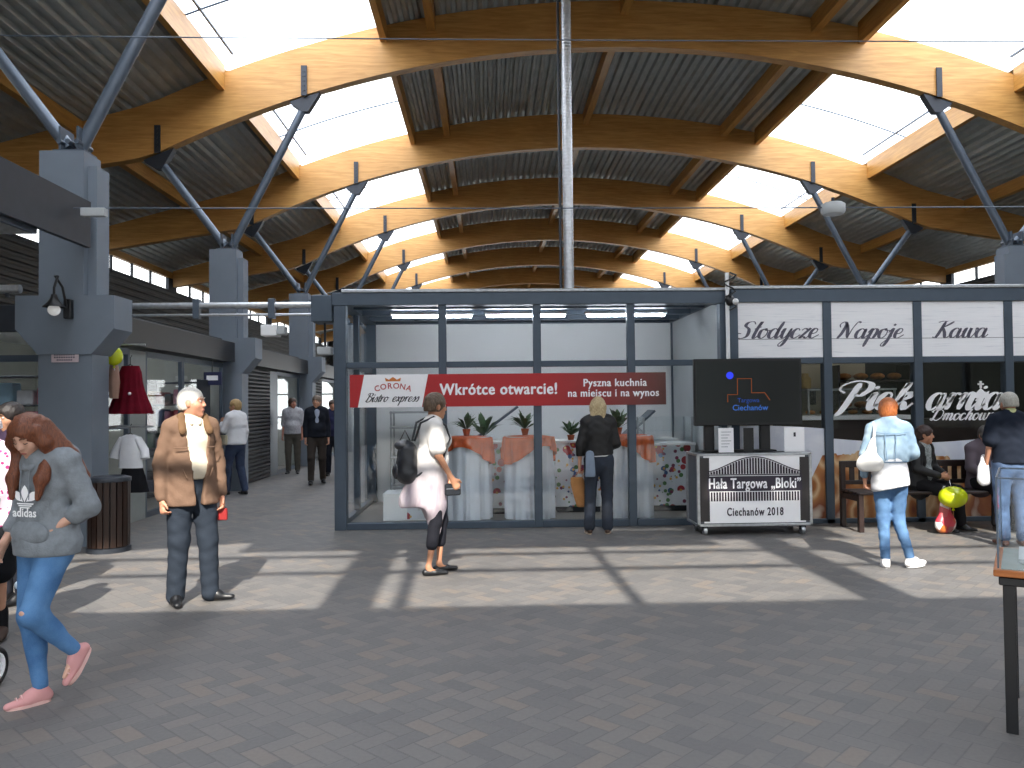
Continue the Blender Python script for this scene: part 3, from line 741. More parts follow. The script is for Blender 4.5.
for z in (1.42, 1.87):
    for x in (-.4, -.13, .14, .41):
        k += 1
        MB().ball((0, 0, .05), .1, 14, (1.05, 1.3, .55)).build('loaf', M_loaf, None, 'brown loaf on the %s shelf of the bread rack, %s from the left' % ('upper' if z > 1.5 else 'lower', ['first', 'second', 'third', 'fourth'][(k-1) % 4]), 'bread', 'loaves on the bread rack', loc=(6.1+x, KB-.35, z+.025))
t = thing('glass_case', 'glass display case with pastries on the bakery counter', 'display case', (5.0, 11.05, 1.365))
q = MB()
for sx in (-.6, .6):
    for sy in (-.22, .22): q.box(sx-.012, sx+.012, sy-.012, sy+.012, 0, .34)
q.box(-.62, .62, -.24, .24, .34, .36); q.build('case_frame', M_galv, t)
q = MB(); q.box(-.6, .6, -.232, -.228, 0, .34); q.box(-.6, .6, .228, .232, 0, .34); q.build('case_pane', M_glass, t)
for i in range(6): MB().ball((0, 0, .03), .06, 12, (1.2, 1, .5)).build('pastry', M_loaf, None, 'golden pastry in the bakery glass case, %s from the left' % ['first', 'second', 'third', 'fourth', 'fifth', 'sixth'][i], 'pastry', 'pastries in the glass case', loc=(4.5+i*.2, 11.02, 1.372))
for i, x in enumerate((4.2, 6.0, 7.6)): tube_lamp(x, 11.3, 2.89, 1.2, '%s tube lamp under the ceiling of the bakery stall' % ['left', 'middle', 'right'][i], M_tube2)
# ------------------------------------------------------------------ promotion cart and screen
YC = 9.3
cx0, cx1 = P(697, 490, YC).x, P(812, 490, YC).x; cz0, cz1 = .115, P(755, 453, YC).z
ct = thing('promotion_cart', 'white wheeled event cart printed with a hall logo, below the screen', 'cart', ((cx0+cx1)/2, YC, 0))
w = (cx1-cx0)/2
MB().bbox(-w+.02, w-.02, .0, .5, cz0, cz1-.01, .005).build('case_body', mat('cart side grey', '4E545C', .5), ct)
MB().box(-w+.08, w-.08, -.006, .0, cz0+.03, cz1-.03).build('front_print', M_pwhite, ct)
q = MB()
for x in (-w, w-.035): q.bbox(x, x+.035, -.012, .03, cz0-.01, cz1)
for x in (-w, w-.035): q.bbox(x, x+.035, .47, .51, cz0-.01, cz1)
for z in (cz0-.01, cz1-.03): q.bbox(-w, w, -.012, .02, z, z+.03); q.bbox(-w, -w+.03, .0, .5, z, z+.03); q.bbox(w-.03, w, .0, .5, z, z+.03)
q.build('edge_trim', M_galv, ct)
for sx in (-1, 1): MB().box(sx*(w-.09)-.055, sx*(w-.09)+.055, -.01, -.006, cz0+.05, cz1-.05).build('black_strip', mat('dark brown strip', '2E2A2B', .5), ct)
M_logo = mat('violet black print', '2B2533', .6)
q = MB(); hx = .56; zt_ = .72; n = 34
for i in range(n):
    x = -hx+2*hx*(i+.5)/n; bw = hx/n*.66; hh = .012+.17*(math.cos(PI*x/hx)*.5+.5)**.8
    q.prism([(x-bw, zt_-.005), (x+bw, zt_-.005), (x+bw, zt_+hh), (x-bw, zt_+hh)], 'y', -.011, -.0065)
    q.prism([(x-bw, .40), (x+bw, .40), (x+bw, .505), (x-bw, .505)], 'y', -.011, -.0065)
q.prism([(-hx, .515), (hx, .515), (hx, .69), (-hx, .69)], 'y', -.011, -.0065); q.prism([(-hx, .70), (hx, .70), (hx, .712), (-hx, .712)], 'y', -.011, -.0065)
arcp = [(-hx+2*hx*k/30, zt_+.018+.17*(math.cos(PI*(-hx+2*hx*k/30)/hx)*.5+.5)**.8) for k in range(31)]
q.prism(arcp+[(x, z+.012) for x, z in arcp[::-1]], 'y', -.011, -.0065)
q.build('hall_logo', M_logo, ct)
text('Hała Targowa „Bloki”', .17, M_pwhite, ct, (0, -.0125, .6), bold=.008, fat=.022, xs=.66, gap=1.1, ext=.0005)
text('Ciechanów 2018', .13, M_logo, ct, (.0, -.0085, .27), bold=.015, fat=.016, xs=.66, gap=1.15, ext=.0005)
for sx in (-1, 1):
    for y in (.06, .44):
        c = MB(); c.tube([(sx*(w-.1)-.02, y, .05), (sx*(w-.1)+.02, y, .05)], .05, 16)
        wh = c.build('caster', M_galv, ct)
        MB().prism([(y-.04, .13), (y+.04, .13), (y+.015, .05), (y-.015, .05)], 'x', sx*(w-.1)-.03, sx*(w-.1)+.03).build('fork', M_dark, wh)
# screen on a stand standing on the cart
sx0, sx1 = P(694, 390, YC+.2).x, P(802, 390, YC+.2).x; z0, z1 = P(700, 426, YC+.2).z, P(700, 359, YC+.2).z
tv = thing('screen', 'large black television screen above the white cart', 'television', ((sx0+sx1)/2, YC+.2, cz1))
w2 = (sx1-sx0)/2
MB().bbox(-w2, w2, 0, .06, z0-cz1, z1-cz1, .008).build('bezel', M_black, tv)
def scr():
    t = NT('screen glow'); s = t.n('SeparateXYZ', i_Vector=t.obj())
    c = t.ramp(t.n('MapRange', i_Value=s.outputs[0], i_From_Min=-w2, i_From_Max=w2).outputs[0], [(0, '3E4646'), (.4, '333839'), (.75, '222525'), (1, '2A2C2C')])
    b = t.n('BsdfPrincipled', i_Base_Color=(.02, .022, .022, 1), i_Roughness=.3); b.inputs['Specular IOR Level'].default_value = .15; t.set(b.inputs['Emission Color'], c); b.inputs['Emission Strength'].default_value = .14; return t.done(b)
MB().box(-w2+.03, w2-.03, -.003, 0, z0-cz1+.035, z1-cz1-.03).build('display', scr(), tv)
zc = (z0+z1)/2-cz1
text('Targowa', .075, emis('blue glow text', '3B5AA8', .5), tv, (.0, -.005, zc-.1), bold=.01, ext=.0005); text('Ciechanów', .095, emis('blue glow text 2', '4A7AD0', .6), tv, (.02, -.005, zc-.19), bold=.01, ext=.0005)
q = MB(); M_or = emis('orange outline', 'A8603C', .45)
q.tube([(-.25, -.006, zc-.12), (-.25, -.006, zc-.03), (-.13, -.006, zc-.03), (-.13, -.006, zc+.16), (.04, -.006, zc+.16), (.04, -.006, zc-.01), (.2, -.006, zc-.01), (.26, -.006, zc-.1)], .006, 4); q.build('picture_outline', M_or, tv)
MB().ball((-.22, -.004, zc+.2), .045, 12, (1, .05, 1)).build('blue_reflection', emis('blue reflection glow', '3340D8', 1.2), tv)  # glowing dot painting a blue reflection in the screen
for x in (-.46, .22): MB().bbox(x-.06, x+.06, .06, .12, 0.002, z1-cz1-.2).build('stand_post', M_black, tv)
MB().bbox(-.55, .35, .04, .25, 0.002, .02).build('stand_base', M_black, tv)
for i, (x, wd, lb) in enumerate(((-.3, .18, 'white notice standing below the left half of the screen'), (.52, .24, 'white card with a small black mark below the right half of the screen'), (-.03, .12, 'narrow dark card between the two white ones below the screen'))):
    o = thing('notice', lb, 'notice', ((sx0+sx1)/2+x, YC+.2, cz1+.002)); MB().box(-wd/2, wd/2, -.08, -.07, 0, .29).build('card', M_pwhite if i < 2 else M_black, o)
    MB().bar((0, -.07, .22), (0, .0, .0), .04, .008).build('easel', M_galv, o)
    if i == 1: MB().box(-.01, .015, -.083, -.08, .18, .23).build('print', M_ink, o)
    if i == 0:
        q = MB()
        for k in range(6): q.box(-.06, .06-.02*(k % 3), -.083, -.08, .24-.035*k, .245-.035*k)
        q.build('print', M_strut, o)

# spotlight and cable loops on the post between the stalls, white downpipe
MB().tube([(3.06, YK-.06, 0), (3.06, YK-.06, 3.2)], .025, 10).build('downpipe', M_white, label='thin white pipe running up between the two stalls', cat='pipe')
t = thing('spotlight', 'small black spotlight with tangled cable on the post between the stalls', 'spotlight', (3.08, YK-.11, 2.84))
MB().ball((0, 0, 0), .06, 12, (1, 1, 1.2)).build('lamp_body', M_black, t)
MB().ball((.05, -.06, -.02), .04, 12).build('lens', M_white, t)
rr = random.Random(3)
MB().tube(cr3 := [(.0+.08*math.sin(k*1.3), .0+.03*math.cos(k*2.1), -.12+.04*k) for k in range(13)], .012, 6).build('cable', M_black, t)

# spiral duct
b = MB(); dp = P(569, 288, 11.8); zt2 = arc(dp.x-XC)-.03
def sd(th, k): return .075+.003*math.sin(k*800), 3.0+k*(zt2-3.0)
b.lathe(sd, 16, 400); b.build('spiral_duct', M_galv, label='galvanised vertical duct rising from the stall roof to the ceiling', cat='duct', loc=(dp.x, 11.8, 0))
MB().tube([(dp.x-.12, 11.8, 3.0), (dp.x-.12, 11.8, zt2)], .02, 8).build('conduit', M_dark, label='thin dark conduit beside the galvanised duct', cat='pipe')

# cables across the hall
for y, z, sag, lab in ((8.8, 5.63, .06, 'upper thin cable strung across the hall'), (8.8, 3.74, .05, 'lower thin cable strung across the hall')):
    pts = [(X0+(X1-X0)*k/40, y, z+sag*((k/20-1)**2-.3)) for k in range(41)]
    MB().tube(pts, .007, 6).build('cable', M_strut, label=lab, cat='cable')
t = thing('hanging_lamp', 'small white round lamp hanging on the lower cable, right side', 'lamp', P(833, 203, 8.8))
MB().lathe(lambda th, k: ([.1, .13, .13, .11][min(3, int(k*3))], [0, -.02, -.1, -.13][min(3, int(k*3))]), 20, 3, cap=True).build('lamp_body', M_lgrey, t)
MB().tube([(0, 0, 0), (0, 0, .06)], .02, 8).build('hook', M_dark, t)
t = thing('junction_box', 'small pale box on the lower cable in front of the nearest left column', 'box', P(94, 212, 8.8)); MB().bbox(-.13, .13, -.04, .04, -.05, .04).build('box_body', M_lgrey, t)

# horizontal galvanised rail left of the stall
t = thing('gutter_rail', 'horizontal galvanised rail with clamps between the nearest column and the stall', 'rail', (0, 10.2, 0))
ra = P(133, 306, 10.2); rb = P(314, 305, 10.2); rz = (ra.z+rb.z)/2
MB().tube([(-4.9, 0, rz), (-2.21, 0, rz)], .04, 12).build('upper_pipe', M_galv, t); MB().tube([(-4.9, 0, rz-.12), (-2.21, 0, rz-.12)], .018, 8).build('lower_pipe', M_galv, t)
for px in (197, 272): x = P(px, 310, 10.2).x; MB().bbox(x-.04, x+.04, -.05, .05, rz-.17, rz+.08).build('clamp', M_strut, t)
def fixture(px, py, Y, wd, lab, zt, nm='floodlight'):
    p = P(px, py, Y); t = thing(nm, lab, 'lamp', p); MB().bbox(-wd/2, wd/2, -.12, .12, -.07, .07, .01).build('lamp_body', M_white, t); MB().bbox(wd/2, wd/2+.09, -.09, .09, -.05, .06, .01).build('end_cap', M_lgrey, t)
    MB().tube([(0, 0, .07), (0, 0, zt-p.z)], .012, 6).build('rod', M_dark, t)
fixture(271, 331, 10.2, .2, 'white box lamp hanging below the galvanised rail', rz-.14)
t = thing('floodlight', 'small white floodlight fixed under the dark box at the stall corner', 'lamp', P(325, 351, YK+.2)); MB().bbox(-.09, .09, -.08, .08, -.05, .05, .01).build('lamp_body', M_lgrey, t); MB().tube([(0, 0, .05), (0, 0, 2.62-P(325, 351, YK+.2).z)], .015, 6).build('rod', M_dark, t)
# gutter on the far left
t = thing('gutter', 'pale horizontal gutter left of the nearest column', 'gutter', (0, 9.0, 0)); zz = P(20, 289, 9.0).z
MB().tube([(-7, 0, zz), (-5.16, 0, zz)], .05, 10).build('gutter_pipe', M_galv, t); MB().tube([(-5.3, 0, zz), (-5.3, .0, 2.8)], .02, 6).build('hanger', M_dark, t)

# fascia and small awning near left
MB().box(-4.54, -4.48, 1.5, 9.18, 3.38, 3.9).build('fascia_beam', M_dark, label='dark steel fascia running past the nearest left column', cat='beam')
t = thing('awning', 'pale corrugated awning underside at the left edge, below the dark fascia', 'awning', (0, 0, 0))
q = MB(); vs = []; n = 24
for i in range(n+1):
    y = 5.6+2.6*i/n
    z = 3.42+(.06 if i % 2 else 0); vs += [(-4.62, y, z), (-5.75, y, z+.14)]
q.add(vs, [(2*i, 2*i+1, 2*i+3, 2*i+2) for i in range(n)]); q.build('sheet', M_lgrey, t); MB().box(-5.75, -4.62, 8.2, 8.26, 3.34, 3.48).build('end_rail', M_galv, t); MB().box(-4.62, -4.57, 5.6, 8.26, 3.34, 3.48).build('edge_rail', M_strut, t)

# lantern, plate on nearest column
t = thing('wall_lantern', 'black gooseneck wall lantern with white globe on the nearest left column', 'lantern', (0, 0, 0))
lp = P(68, 308, 9.13); gl = P(54, 309, 8.92)
MB().bbox(lp.x-.04, lp.x+.04, 9.10, 9.18, lp.z-.12, lp.z+.1, .008).build('wall_plate', M_black, t)
MB().tube([(lp.x, 9.10, lp.z), (lp.x-.01, 9.03, lp.z+.22), (lp.x-.06, 8.97, lp.z+.34), (gl.x+.03, 8.94, lp.z+.33), (gl.x, 8.92, lp.z+.2), (gl.x, 8.92, gl.z+.09)], .014, 8).build('arm', M_black, t)
MB().lathe(lambda th, k: (.03+.09*k**1.8, .16-.14*k), 20, 8, (gl.x, 8.92, gl.z)).build('lamp_shade', M_black, t)
MB().ball((gl.x, 8.92, gl.z-.01), .065, 14).build('globe', M_bulb, t)
pl = P(65, 357, 9.19); t = thing('sign_plate', 'small pale notice plate on the nearest left column', 'sign', (pl.x, 9.192, pl.z))
MB().box(-.15, .15, -.005, .005, -.06, .06).build('plate', mat('pink white plate', 'C9B7BC', .5), t)
q = MB()
for z, a in ((.025, .12), (-.005, .12), (-.035, .09)):
    for k in range(9): q.box(-a+k*a*.22, -a+k*a*.22+a*.15, -.007, -.005, z-.008, z+.01)
q.build('print', mat('grey print', '6E6870'), t)

# litter bin
t = thing('litter_bin', 'brown slatted litter bin beside the nearest left column', 'bin', (P(109, 500, 8.92).x, 8.92, 0))
M_slat = wood_mat('bin slats', '1C120E', '38241A', ax='z')
q = MB()
for k in range(20):
    a = 2*PI*k/20; x, y = .2*math.cos(a), .2*math.sin(a); tx, ty = -math.sin(a)*.026, math.cos(a)*.026; nx, ny = math.cos(a)*.012, math.sin(a)*.012
    vs = [(x+sx*tx+sn*nx, y+sx*ty+sn*ny, z) for z in (.06, .76) for sx in (-1, 1) for sn in (-1, 1)]
    q.add(vs, [(0, 1, 3, 2), (4, 5, 7, 6), (0, 4, 5, 1), (2, 6, 7, 3), (0, 4, 6, 2), (1, 5, 7, 3)])
q.build('slats', M_slat, t)
MB().lathe(lambda th, k: (.185, .02+.74*k), 24, 1, cap=True).build('liner', M_dark, t)
MB().lathe(lambda th, k: (.225-.0*k, .0+.05*k), 24, 1, cap=True).build('base_ring', M_dark, t)
MB().lathe(lambda th, k: ([.225, .225, .16, .15][min(3, int(k*3+.01))], [.76, .8, .82, .78][min(3, int(k*3+.01))]), 24, 3, cap=True).build('lid', M_dark, t)

# ------------------------------------------------------------------ shops at left
XS = -4.86
M_shut = mat('roller shutter', '25272B', .5, .3, .08); M_int = mat('shop interior wall', 'A5A69C', .7, var=.05, scale=2)
M_shopfr = mat('shop frame grey', '8E9491', .5, .1, .05)
def shutter(y0, y1, par, z1=2.35):
    b = MB(); n = int(z1/.08); prof = []
    for i in range(n): prof += [(XS+.0, i*z1/n), (XS+.03, (i+.3)*z1/n), (XS+.03, (i+.7)*z1/n)]
    prof.append((XS, z1)); vs = []
    for x, z in prof: vs += [(x, y0, z), (x, y1, z)]
    b.add(vs, [(2*i, 2*i+1, 2*i+3, 2*i+2) for i in range(len(prof)-1)]); b.box(XS-.03, XS-.001, y0, y1, 0, z1); b.build('roller_shutter', M_shut, par)
def glazed_side(t, y0):
    q = MB(); q.box(XB+.12, XS, y0, y0+.08, 0, .1); q.box(XB+.12, XS, y0, y0+.08, 2.14, 2.22)
    for x in (-8.2, -7.2, -6.25, -5.35, -4.9): q.box(x-.03, x+.03, y0, y0+.08, .1, 2.14)
    q.build('window_frame', M_frame, t); MB().box(XB+.12, XS, y0+.03, y0+.04, .1, 2.5).build('pane', M_glass, t)
    MB().bbox(XB+.12, XS-.2, y0-.12, y0, 2.5, 2.82).build('fascia', M_dark, t)
def shop(y0, y1, lab, layout):
    t = thing('shop_unit', lab, 'shop', (0, 0, 0), group='shop units along the left aisle')
    (MB().box(XB+.12, XS+.0, y0, y0+.08, 0, 2.75).build('side_wall', M_int, t) if y0 > 10 else glazed_side(t, y0)); MB().box(XB+.12, XS, y1-.08, y1, 0, 2.75).build('side_wall', M_int, t)
    MB().box(XB+.1, XB+.18, y0+.08, y1-.08, 0, 2.75).build('rear_wall', M_int, t)
    MB().box(XB+.1, XS-.02, y0, y1, 2.75, 2.82).build('shop_roof', M_dark, t)
    MB().bbox(XS-.2, XS+.02+(.2 if y0 > 5 else 0), y0+.02, y1-.02, 2.38, 2.74).build('fascia', M_black, t)
    MB().box(XB+.18, XS-.22, y0+.08, y1-.08, 2.7, 2.75).build('shop_ceiling', M_white, t)
    MB().box(XB+.18, XS-.02, y0+.08, y1-.08, 0, .02).build('shop_floor', M_tile, t)
    for (a, c, k) in layout:
        if k == 'shutter': shutter(a, c, t)
        elif k == 'panel': MB().box(XS-.04, XS+.02, a, c, 0, 2.35).build('panel', M_shopfr, t)
        elif k == 'dark': MB().box(XS-.04, XS+.02, a, c, 0, 2.35).build('panel', M_frame, t)
        elif k in ('win', 'door'):
            q = MB()
            for yy in (a, c-.06): q.bbox(XS-.04, XS+.02, yy, yy+.06, 0, 2.36)
            q.box(XS-.04, XS+.02, a+.06, c-.06, 2.28, 2.36); q.box(XS-.04, XS+.02, a+.06, c-.06, 0, .08)
            if k == 'win': q.box(XS-.04, XS+.02, a+.06, c-.06, 1.28, 1.33)
            w_ = q.build('window_frame' if k == 'win' else 'door', M_frame, t)
            MB().box(XS-.015, XS-.005, a+.06, c-.06, .08, 2.28).build('pane', M_glass, w_)
    return t
shop(9.98, 14.9, 'clothes shop just behind the nearest left column, garments hung outside', [(10.0, 11.0, 'win'), (11.0, 11.5, 'panel'), (11.5, 12.9, 'door'), (12.9, 14.85, 'win')])
shop(15.45, 20.9, 'closed shop with a dark roller shutter behind the second left column', [(15.5, 18.0, 'shutter'), (18.0, 18.6, 'dark'), (18.6, 20.85, 'win')])
shop(21.45, 26.9, 'shop beyond the third left column', [(21.5, 23.6, 'shutter'), (23.6, 26.85, 'win')])
shop(27.45, 32.9, 'shop beyond the fourth left column', [(27.5, 30, 'win'), (30, 32.85, 'shutter')])
shop(33.45, 38.9, 'farthest shop unit down the left aisle', [(33.5, 36, 'shutter'), (36, 38.85, 'win')])
for y in (10.25, 13.0, 18.5, 24.5):  # the nearest lamp is added to brighten the rack at the side window
    t = thing('tube_lamp', 'tube lamp under the ceiling of the %s' % {10.25: 'clothes shop, added to light the window rack', 13.0: 'clothes shop behind the nearest column', 18.5: 'closed shop', 24.5: 'shop beyond the third column'}[y], 'ceiling lamp', (-6.3, y, 2.695), group='tube lamps in the shops')
    MB().bbox(-.6, .6, -.05, .05, -.035, 0).build('housing', M_white, t); MB().tube([(-.57, 0, -.055), (.57, 0, -.055)], .018, 8).build('tube', M_tube, t)
# small navy sign & bracket lamp in the second unit
t = thing('shop_sign', 'small navy sign board hanging at the shop window beyond the man', 'sign', P(205, 378, 13.6)); MB().bbox(-.02, .28, -.012, .012, -.12, .1).build('board', mat('navy board', '1B2148', .5), t)
MB().box(.03, .22, -.015, -.012, -.04, .04).build('print', M_pwhite, t)
MB().tube([(.12, 0, .1), (.12, 0, 2.36-P(205, 378, 13.6).z)], .008, 6).build('hanger', M_black, t)
# shelf of goods in unit 2 seen through its door
goods = ['7A2E2A', '2C3550', '6C6F72', 'A98F6A', '8A4C5C', '3E5A4A', 'C2BDB2', '1F2126', '9A3038', '55607A']
def goods_rack(x, y, rot, lab, where, rows=5, cols_n=6, w=1.1, h=2.0, seed=1, pal=None):
    t = thing('goods_rack', lab, 'rack', (x, y, .02), rot)
    for sx in (-1, 1): MB().bbox(sx*w/2-.02, sx*w/2+.02, -.15, .15, 0, h).build('side', M_dark, t)
    for r in range(rows+1): z = .1+(h-.15)*r/rows; MB().bbox(-w/2+.02, w/2-.02, -.15, .15, z-.012, z+.012).build('shelf', M_dark, t)
    rr = random.Random(seed); cnt = 0; rowh = (h-.15)/rows
    Mx = Matrix.Rotation(rot, 4, 'Z'); rown = ['lowest', 'second lowest', 'middle', 'fourth', 'top', 'sixth']
    for r in range(rows):
        for c in range(cols_n):
            ww = w/cols_n*.8; hh = rowh*(.45+.35*rr.random()); px = -w/2+w*(c+.5)/cols_n
            p = Mx @ Vector((px, 0, 0)); ci = rr.randrange(10); cnt += 1
            g = MB().bbox(-ww/2, ww/2, -.11, .11, 0, hh, .015)
            cn = ['red', 'navy', 'grey', 'tan', 'mauve', 'green', 'pale', 'black', 'crimson', 'slate'][ci]; hx_ = goods[ci]
            if pal: cn, hx_ = pal[ci % len(pal)]
            g.build('goods_box', mat('goods '+cn, hx_, .6), None, '%s box, %s shelf, %s from left, %s' % (cn, rown[r], ['first', 'second', 'third', 'fourth', 'fifth', 'sixth'][c], where), 'box', 'boxes on the shop racks', loc=(x+p.x, y+p.y, .02+.112+rowh*r), rotz=rot)
goods_rack(-5.25, 13.7, -.35, 'dark rack filled with goods inside the shop doorway behind the old man', 'rack behind the old man', seed=4)
goods_rack(-5.9, 10.5, 0, 'rack of red and dark boxes behind the shop window at the left edge', 'rack at left edge', rows=5, cols_n=5, seed=9, w=1.3, pal=[('bright red', 'C02A3C'), ('pink', 'D87A92'), ('light blue', 'A9CBE0'), ('white', 'E6E4E6'), ('dark red', '8E1E30')])

# hung garments in front of the shop window
def hanger(t, z, w=.2):
    MB().tube([(-w, 0, z-.05), (0, 0, z+.02), (w, 0, z-.05)], .006, 6).build('hanger', M_black, t); MB().tube([(0, 0, z+.02), (0, 0, z+.1), (.02, 0, z+.13)], .004, 6).build('hook', M_black, t)
def garment(prof, fold, nm, m, t, dep=.35, zo=0, nf=7):
    """prof: list of (z, halfwidth)"""
    def fn(th, k):
        i = min(len(prof)-2, int(k*(len(prof)-1))); f = k*(len(prof)-1)-i
        z = prof[i][0]*(1-f)+prof[i+1][0]*f; r = prof[i][1]*(1-f)+prof[i+1][1]*f
        return r*(1+fold*k*math.sin(nf*th)), z+zo
    b = MB(); b.lathe(fn, 56, 20, cap=True); b.v = [(x, y*dep, z) for x, y, z in b.v]; return b.build(nm, m, t)
M_maroon = mat('maroon fabric', '6A0F22', .8, var=.2, bump=.3); M_wfab = mat('white fabric', 'E4E5E8', .85, var=.04, bump=.3); M_bfab = mat('black fabric', '17171B', .85, var=.1, bump=.2)
gy = 9.9; gxx = -4.37
rail = thing('garment_rail', 'wall bracket rail with hangers outside the shop, behind the nearest column', 'rail', (gxx, gy, 0))
MB().tube([(-.26, 0, 2.33), (.2, 0, 2.33)], .012, 8).build('upper_bar', M_galv, rail); MB().tube([(-.26, 0, 1.33), (.3, 0, 1.33)], .012, 8).build('lower_bar', M_galv, rail)
zt = P(127, 366, gy).z; zb_ = P(127, 414, gy).z
t = thing('dress', 'maroon pleated dress hanging outside the shop window', 'dress', (gxx+.02, gy, 0), -.25)
garment([(zt, .12), (zt-.08, .15), (zt-.2, .16), (zt-.3, .18), (zb_, .29)], .14, 'dress_body', M_maroon, t, .35, nf=13); hanger(t, zt, .12)
MB().ball((.07, -.1, zt-.34), .02, 8).build('badge', M_wfab, t)
z1_, z2_ = P(127, 437, gy).z, P(127, 468, gy).z
t = thing('blouse', 'white blouse hanging below the maroon dress', 'blouse', (gxx+.02, gy, 0), -.2)
garment([(z1_+.03, .05), (z1_, .13), (z1_-.15, .14), (z2_, .16)], .05, 'blouse_body', M_wfab, t, .4, nf=5); [MB().tube([(q*.1, 0, z1_-.02), (q*.19, 0, z1_-.16), (q*.21, -.02, z1_-.26)], [.045, .05, .055], 12).build('sleeve', M_wfab, t) for q in (-1, 1)]; hanger(t, z1_+.03, .12)
t = thing('skirt', 'black skirt hanging beneath the white blouse', 'skirt', (gxx+.05, gy, 0), -.2)
garment([(z2_+.0, .13), (z2_-.1, .16), (P(127, 492, gy).z, .2)], .06, 'skirt_body', M_bfab, t, .5)
M_ballo = mat('yellow green balloon', 'C4D21E', .25, var=.03); 
def balloon(p, r, lab, sc=(1, 1, 1.15), tilt=0, tail=(0, 0, -.5), m=None):
    t = thing('balloon', lab, 'balloon', p)
    MB().ball((0, 0, 0), r, 24, sc).build('balloon_skin', m or M_ballo, t)
    MB().tube([(0, 0, -r*sc[2]), (0, 0, -r*sc[2]-.03)], [.006, .018], 8).build('knot', m or M_ballo, t)
    MB().tube([(0, 0, -r*sc[2]-.02), Vector((0, 0, -r*sc[2]-.02))*.5+Vector(tail)*.5+Vector((.02, 0, 0)), tail], .003, 5).build('string', M_white, t)
balloon(P(114, 356, 9.75), .1, 'yellow green balloon tied beside the maroon dress', tail=(-.02, .1, -.35))
t = thing('mannequin_arm', 'beige and yellow shirt sleeve hanging left of the maroon dress', 'garment', P(114, 382, 9.8)); garment([(.2, .05), (.0, .07), (-.2, .05)], .03, 'sleeve', mat('beige fabric', 'B08F80', .8), t, .7)

# ------------------------------------------------------------------ bench
t = thing('bench', 'dark wooden slatted bench in front of the bakery stall', 'bench', (0, 0, 0))
bx0 = P(846, 480, 9.75).x; bx1 = bx0+2.25; yb, yf = 9.85, 9.38
for x in (bx0, bx1):
    MB().bbox(x-.03, x+.03, yb-.03, yb+.03, 0, .81).build('leg', M_darkwood, t); MB().bbox(x-.03, x+.03, yf-.03, yf+.03, 0, .44).build('leg', M_darkwood, t); MB().bbox(x-.025, x+.025, yf+.03, yb-.03, .36, .43).build('side_rail', M_darkwood, t)
for k in range(5): y = yf+.0+k*.1; MB().bbox(bx0-.03, bx1+.03, y-.04, y+.04, .44, .47).build('seat_slat', M_darkwood, t)
MB().bbox(bx0+.03, bx1-.03, yb-.02, yb+.02, .73, .81).build('top_rail', M_darkwood, t); MB().bbox(bx0+.03, bx1-.03, yb-.02, yb+.02, .52, .57).build('lower_rail', M_darkwood, t)
for k in range(18): x = bx0+.12+k*(bx1-bx0-.24)/17; MB().box(x-.03, x+.03, yb-.01, yb+.01, .57, .73).build('back_slat', M_darkwood, t)

# ------------------------------------------------------------------ table with glass case (right foreground)
A = G(1003, 731); ta = -.60
t = thing('market_table', 'table with black steel legs and wooden edge in the right foreground', 'table', (A.x-.06, A.y-.05, 0), ta)
M_tw = wood_mat('orange table edge', '8E4E22', 'B86F35'); 
D_, W_ = .7, 1.3
for x, y in ((.06, .08), (W_-.06, .08), (.06, D_-.08), (W_-.06, D_-.08)): MB().bbox(x-.025, x+.025, y-.025, y+.025, 0, .73, .003).build('leg', M_black, t)
q = MB(); q.bbox(.02, W_-.02, .03, .07, .69, .73); q.bbox(.02, W_-.02, D_-.07, D_-.03, .69, .73); q.bbox(.02, .06, .07, D_-.07, .69, .73); q.bbox(W_-.06, W_-.02, .07, D_-.07, .69, .73); q.build('apron', M_black, t)
MB().bbox(0, W_, 0, D_, .735, .765, .004).build('table_top', M_tw, t)
MB().box(.03, W_-.03, .03, D_-.03, .765, .768).build('top_inlay', mat('grey top', '9BA5A0', .25), t)
gc = thing('glass_showcase', 'glass showcase with thin dark edges standing on the right foreground table', 'display case', (A.x-.06, A.y-.05, .77), ta)
q = MB(); a_, b_, c_, d_, h_ = .02, W_-.02, .03, D_-.03, .42
for x in (a_, b_):
    for y in (c_, d_): q.box(x-.004, x+.004, y-.004, y+.004, 0, h_)
for z in (h_,): q.box(a_, b_, c_-.004, c_+.004, z-.004, z+.004); q.box(a_, b_, d_-.004, d_+.004, z-.004, z+.004); q.box(a_-.004, a_+.004, c_, d_, z-.004, z+.004)
q.build('case_edge', M_strut, gc)
q = MB(); q.box(a_+.004, b_, c_-.002, c_+.002, 0, h_); q.box(a_-.002, a_+.002, c_, d_, 0, h_); q.box(a_, b_, d_-.002, d_+.002, 0, h_); q.build('case_pane', M_glass, gc)
MB().box(.1, W_-.1, .2, D_-.1, .0, .02).build('inner_tray', M_lgrey, gc)

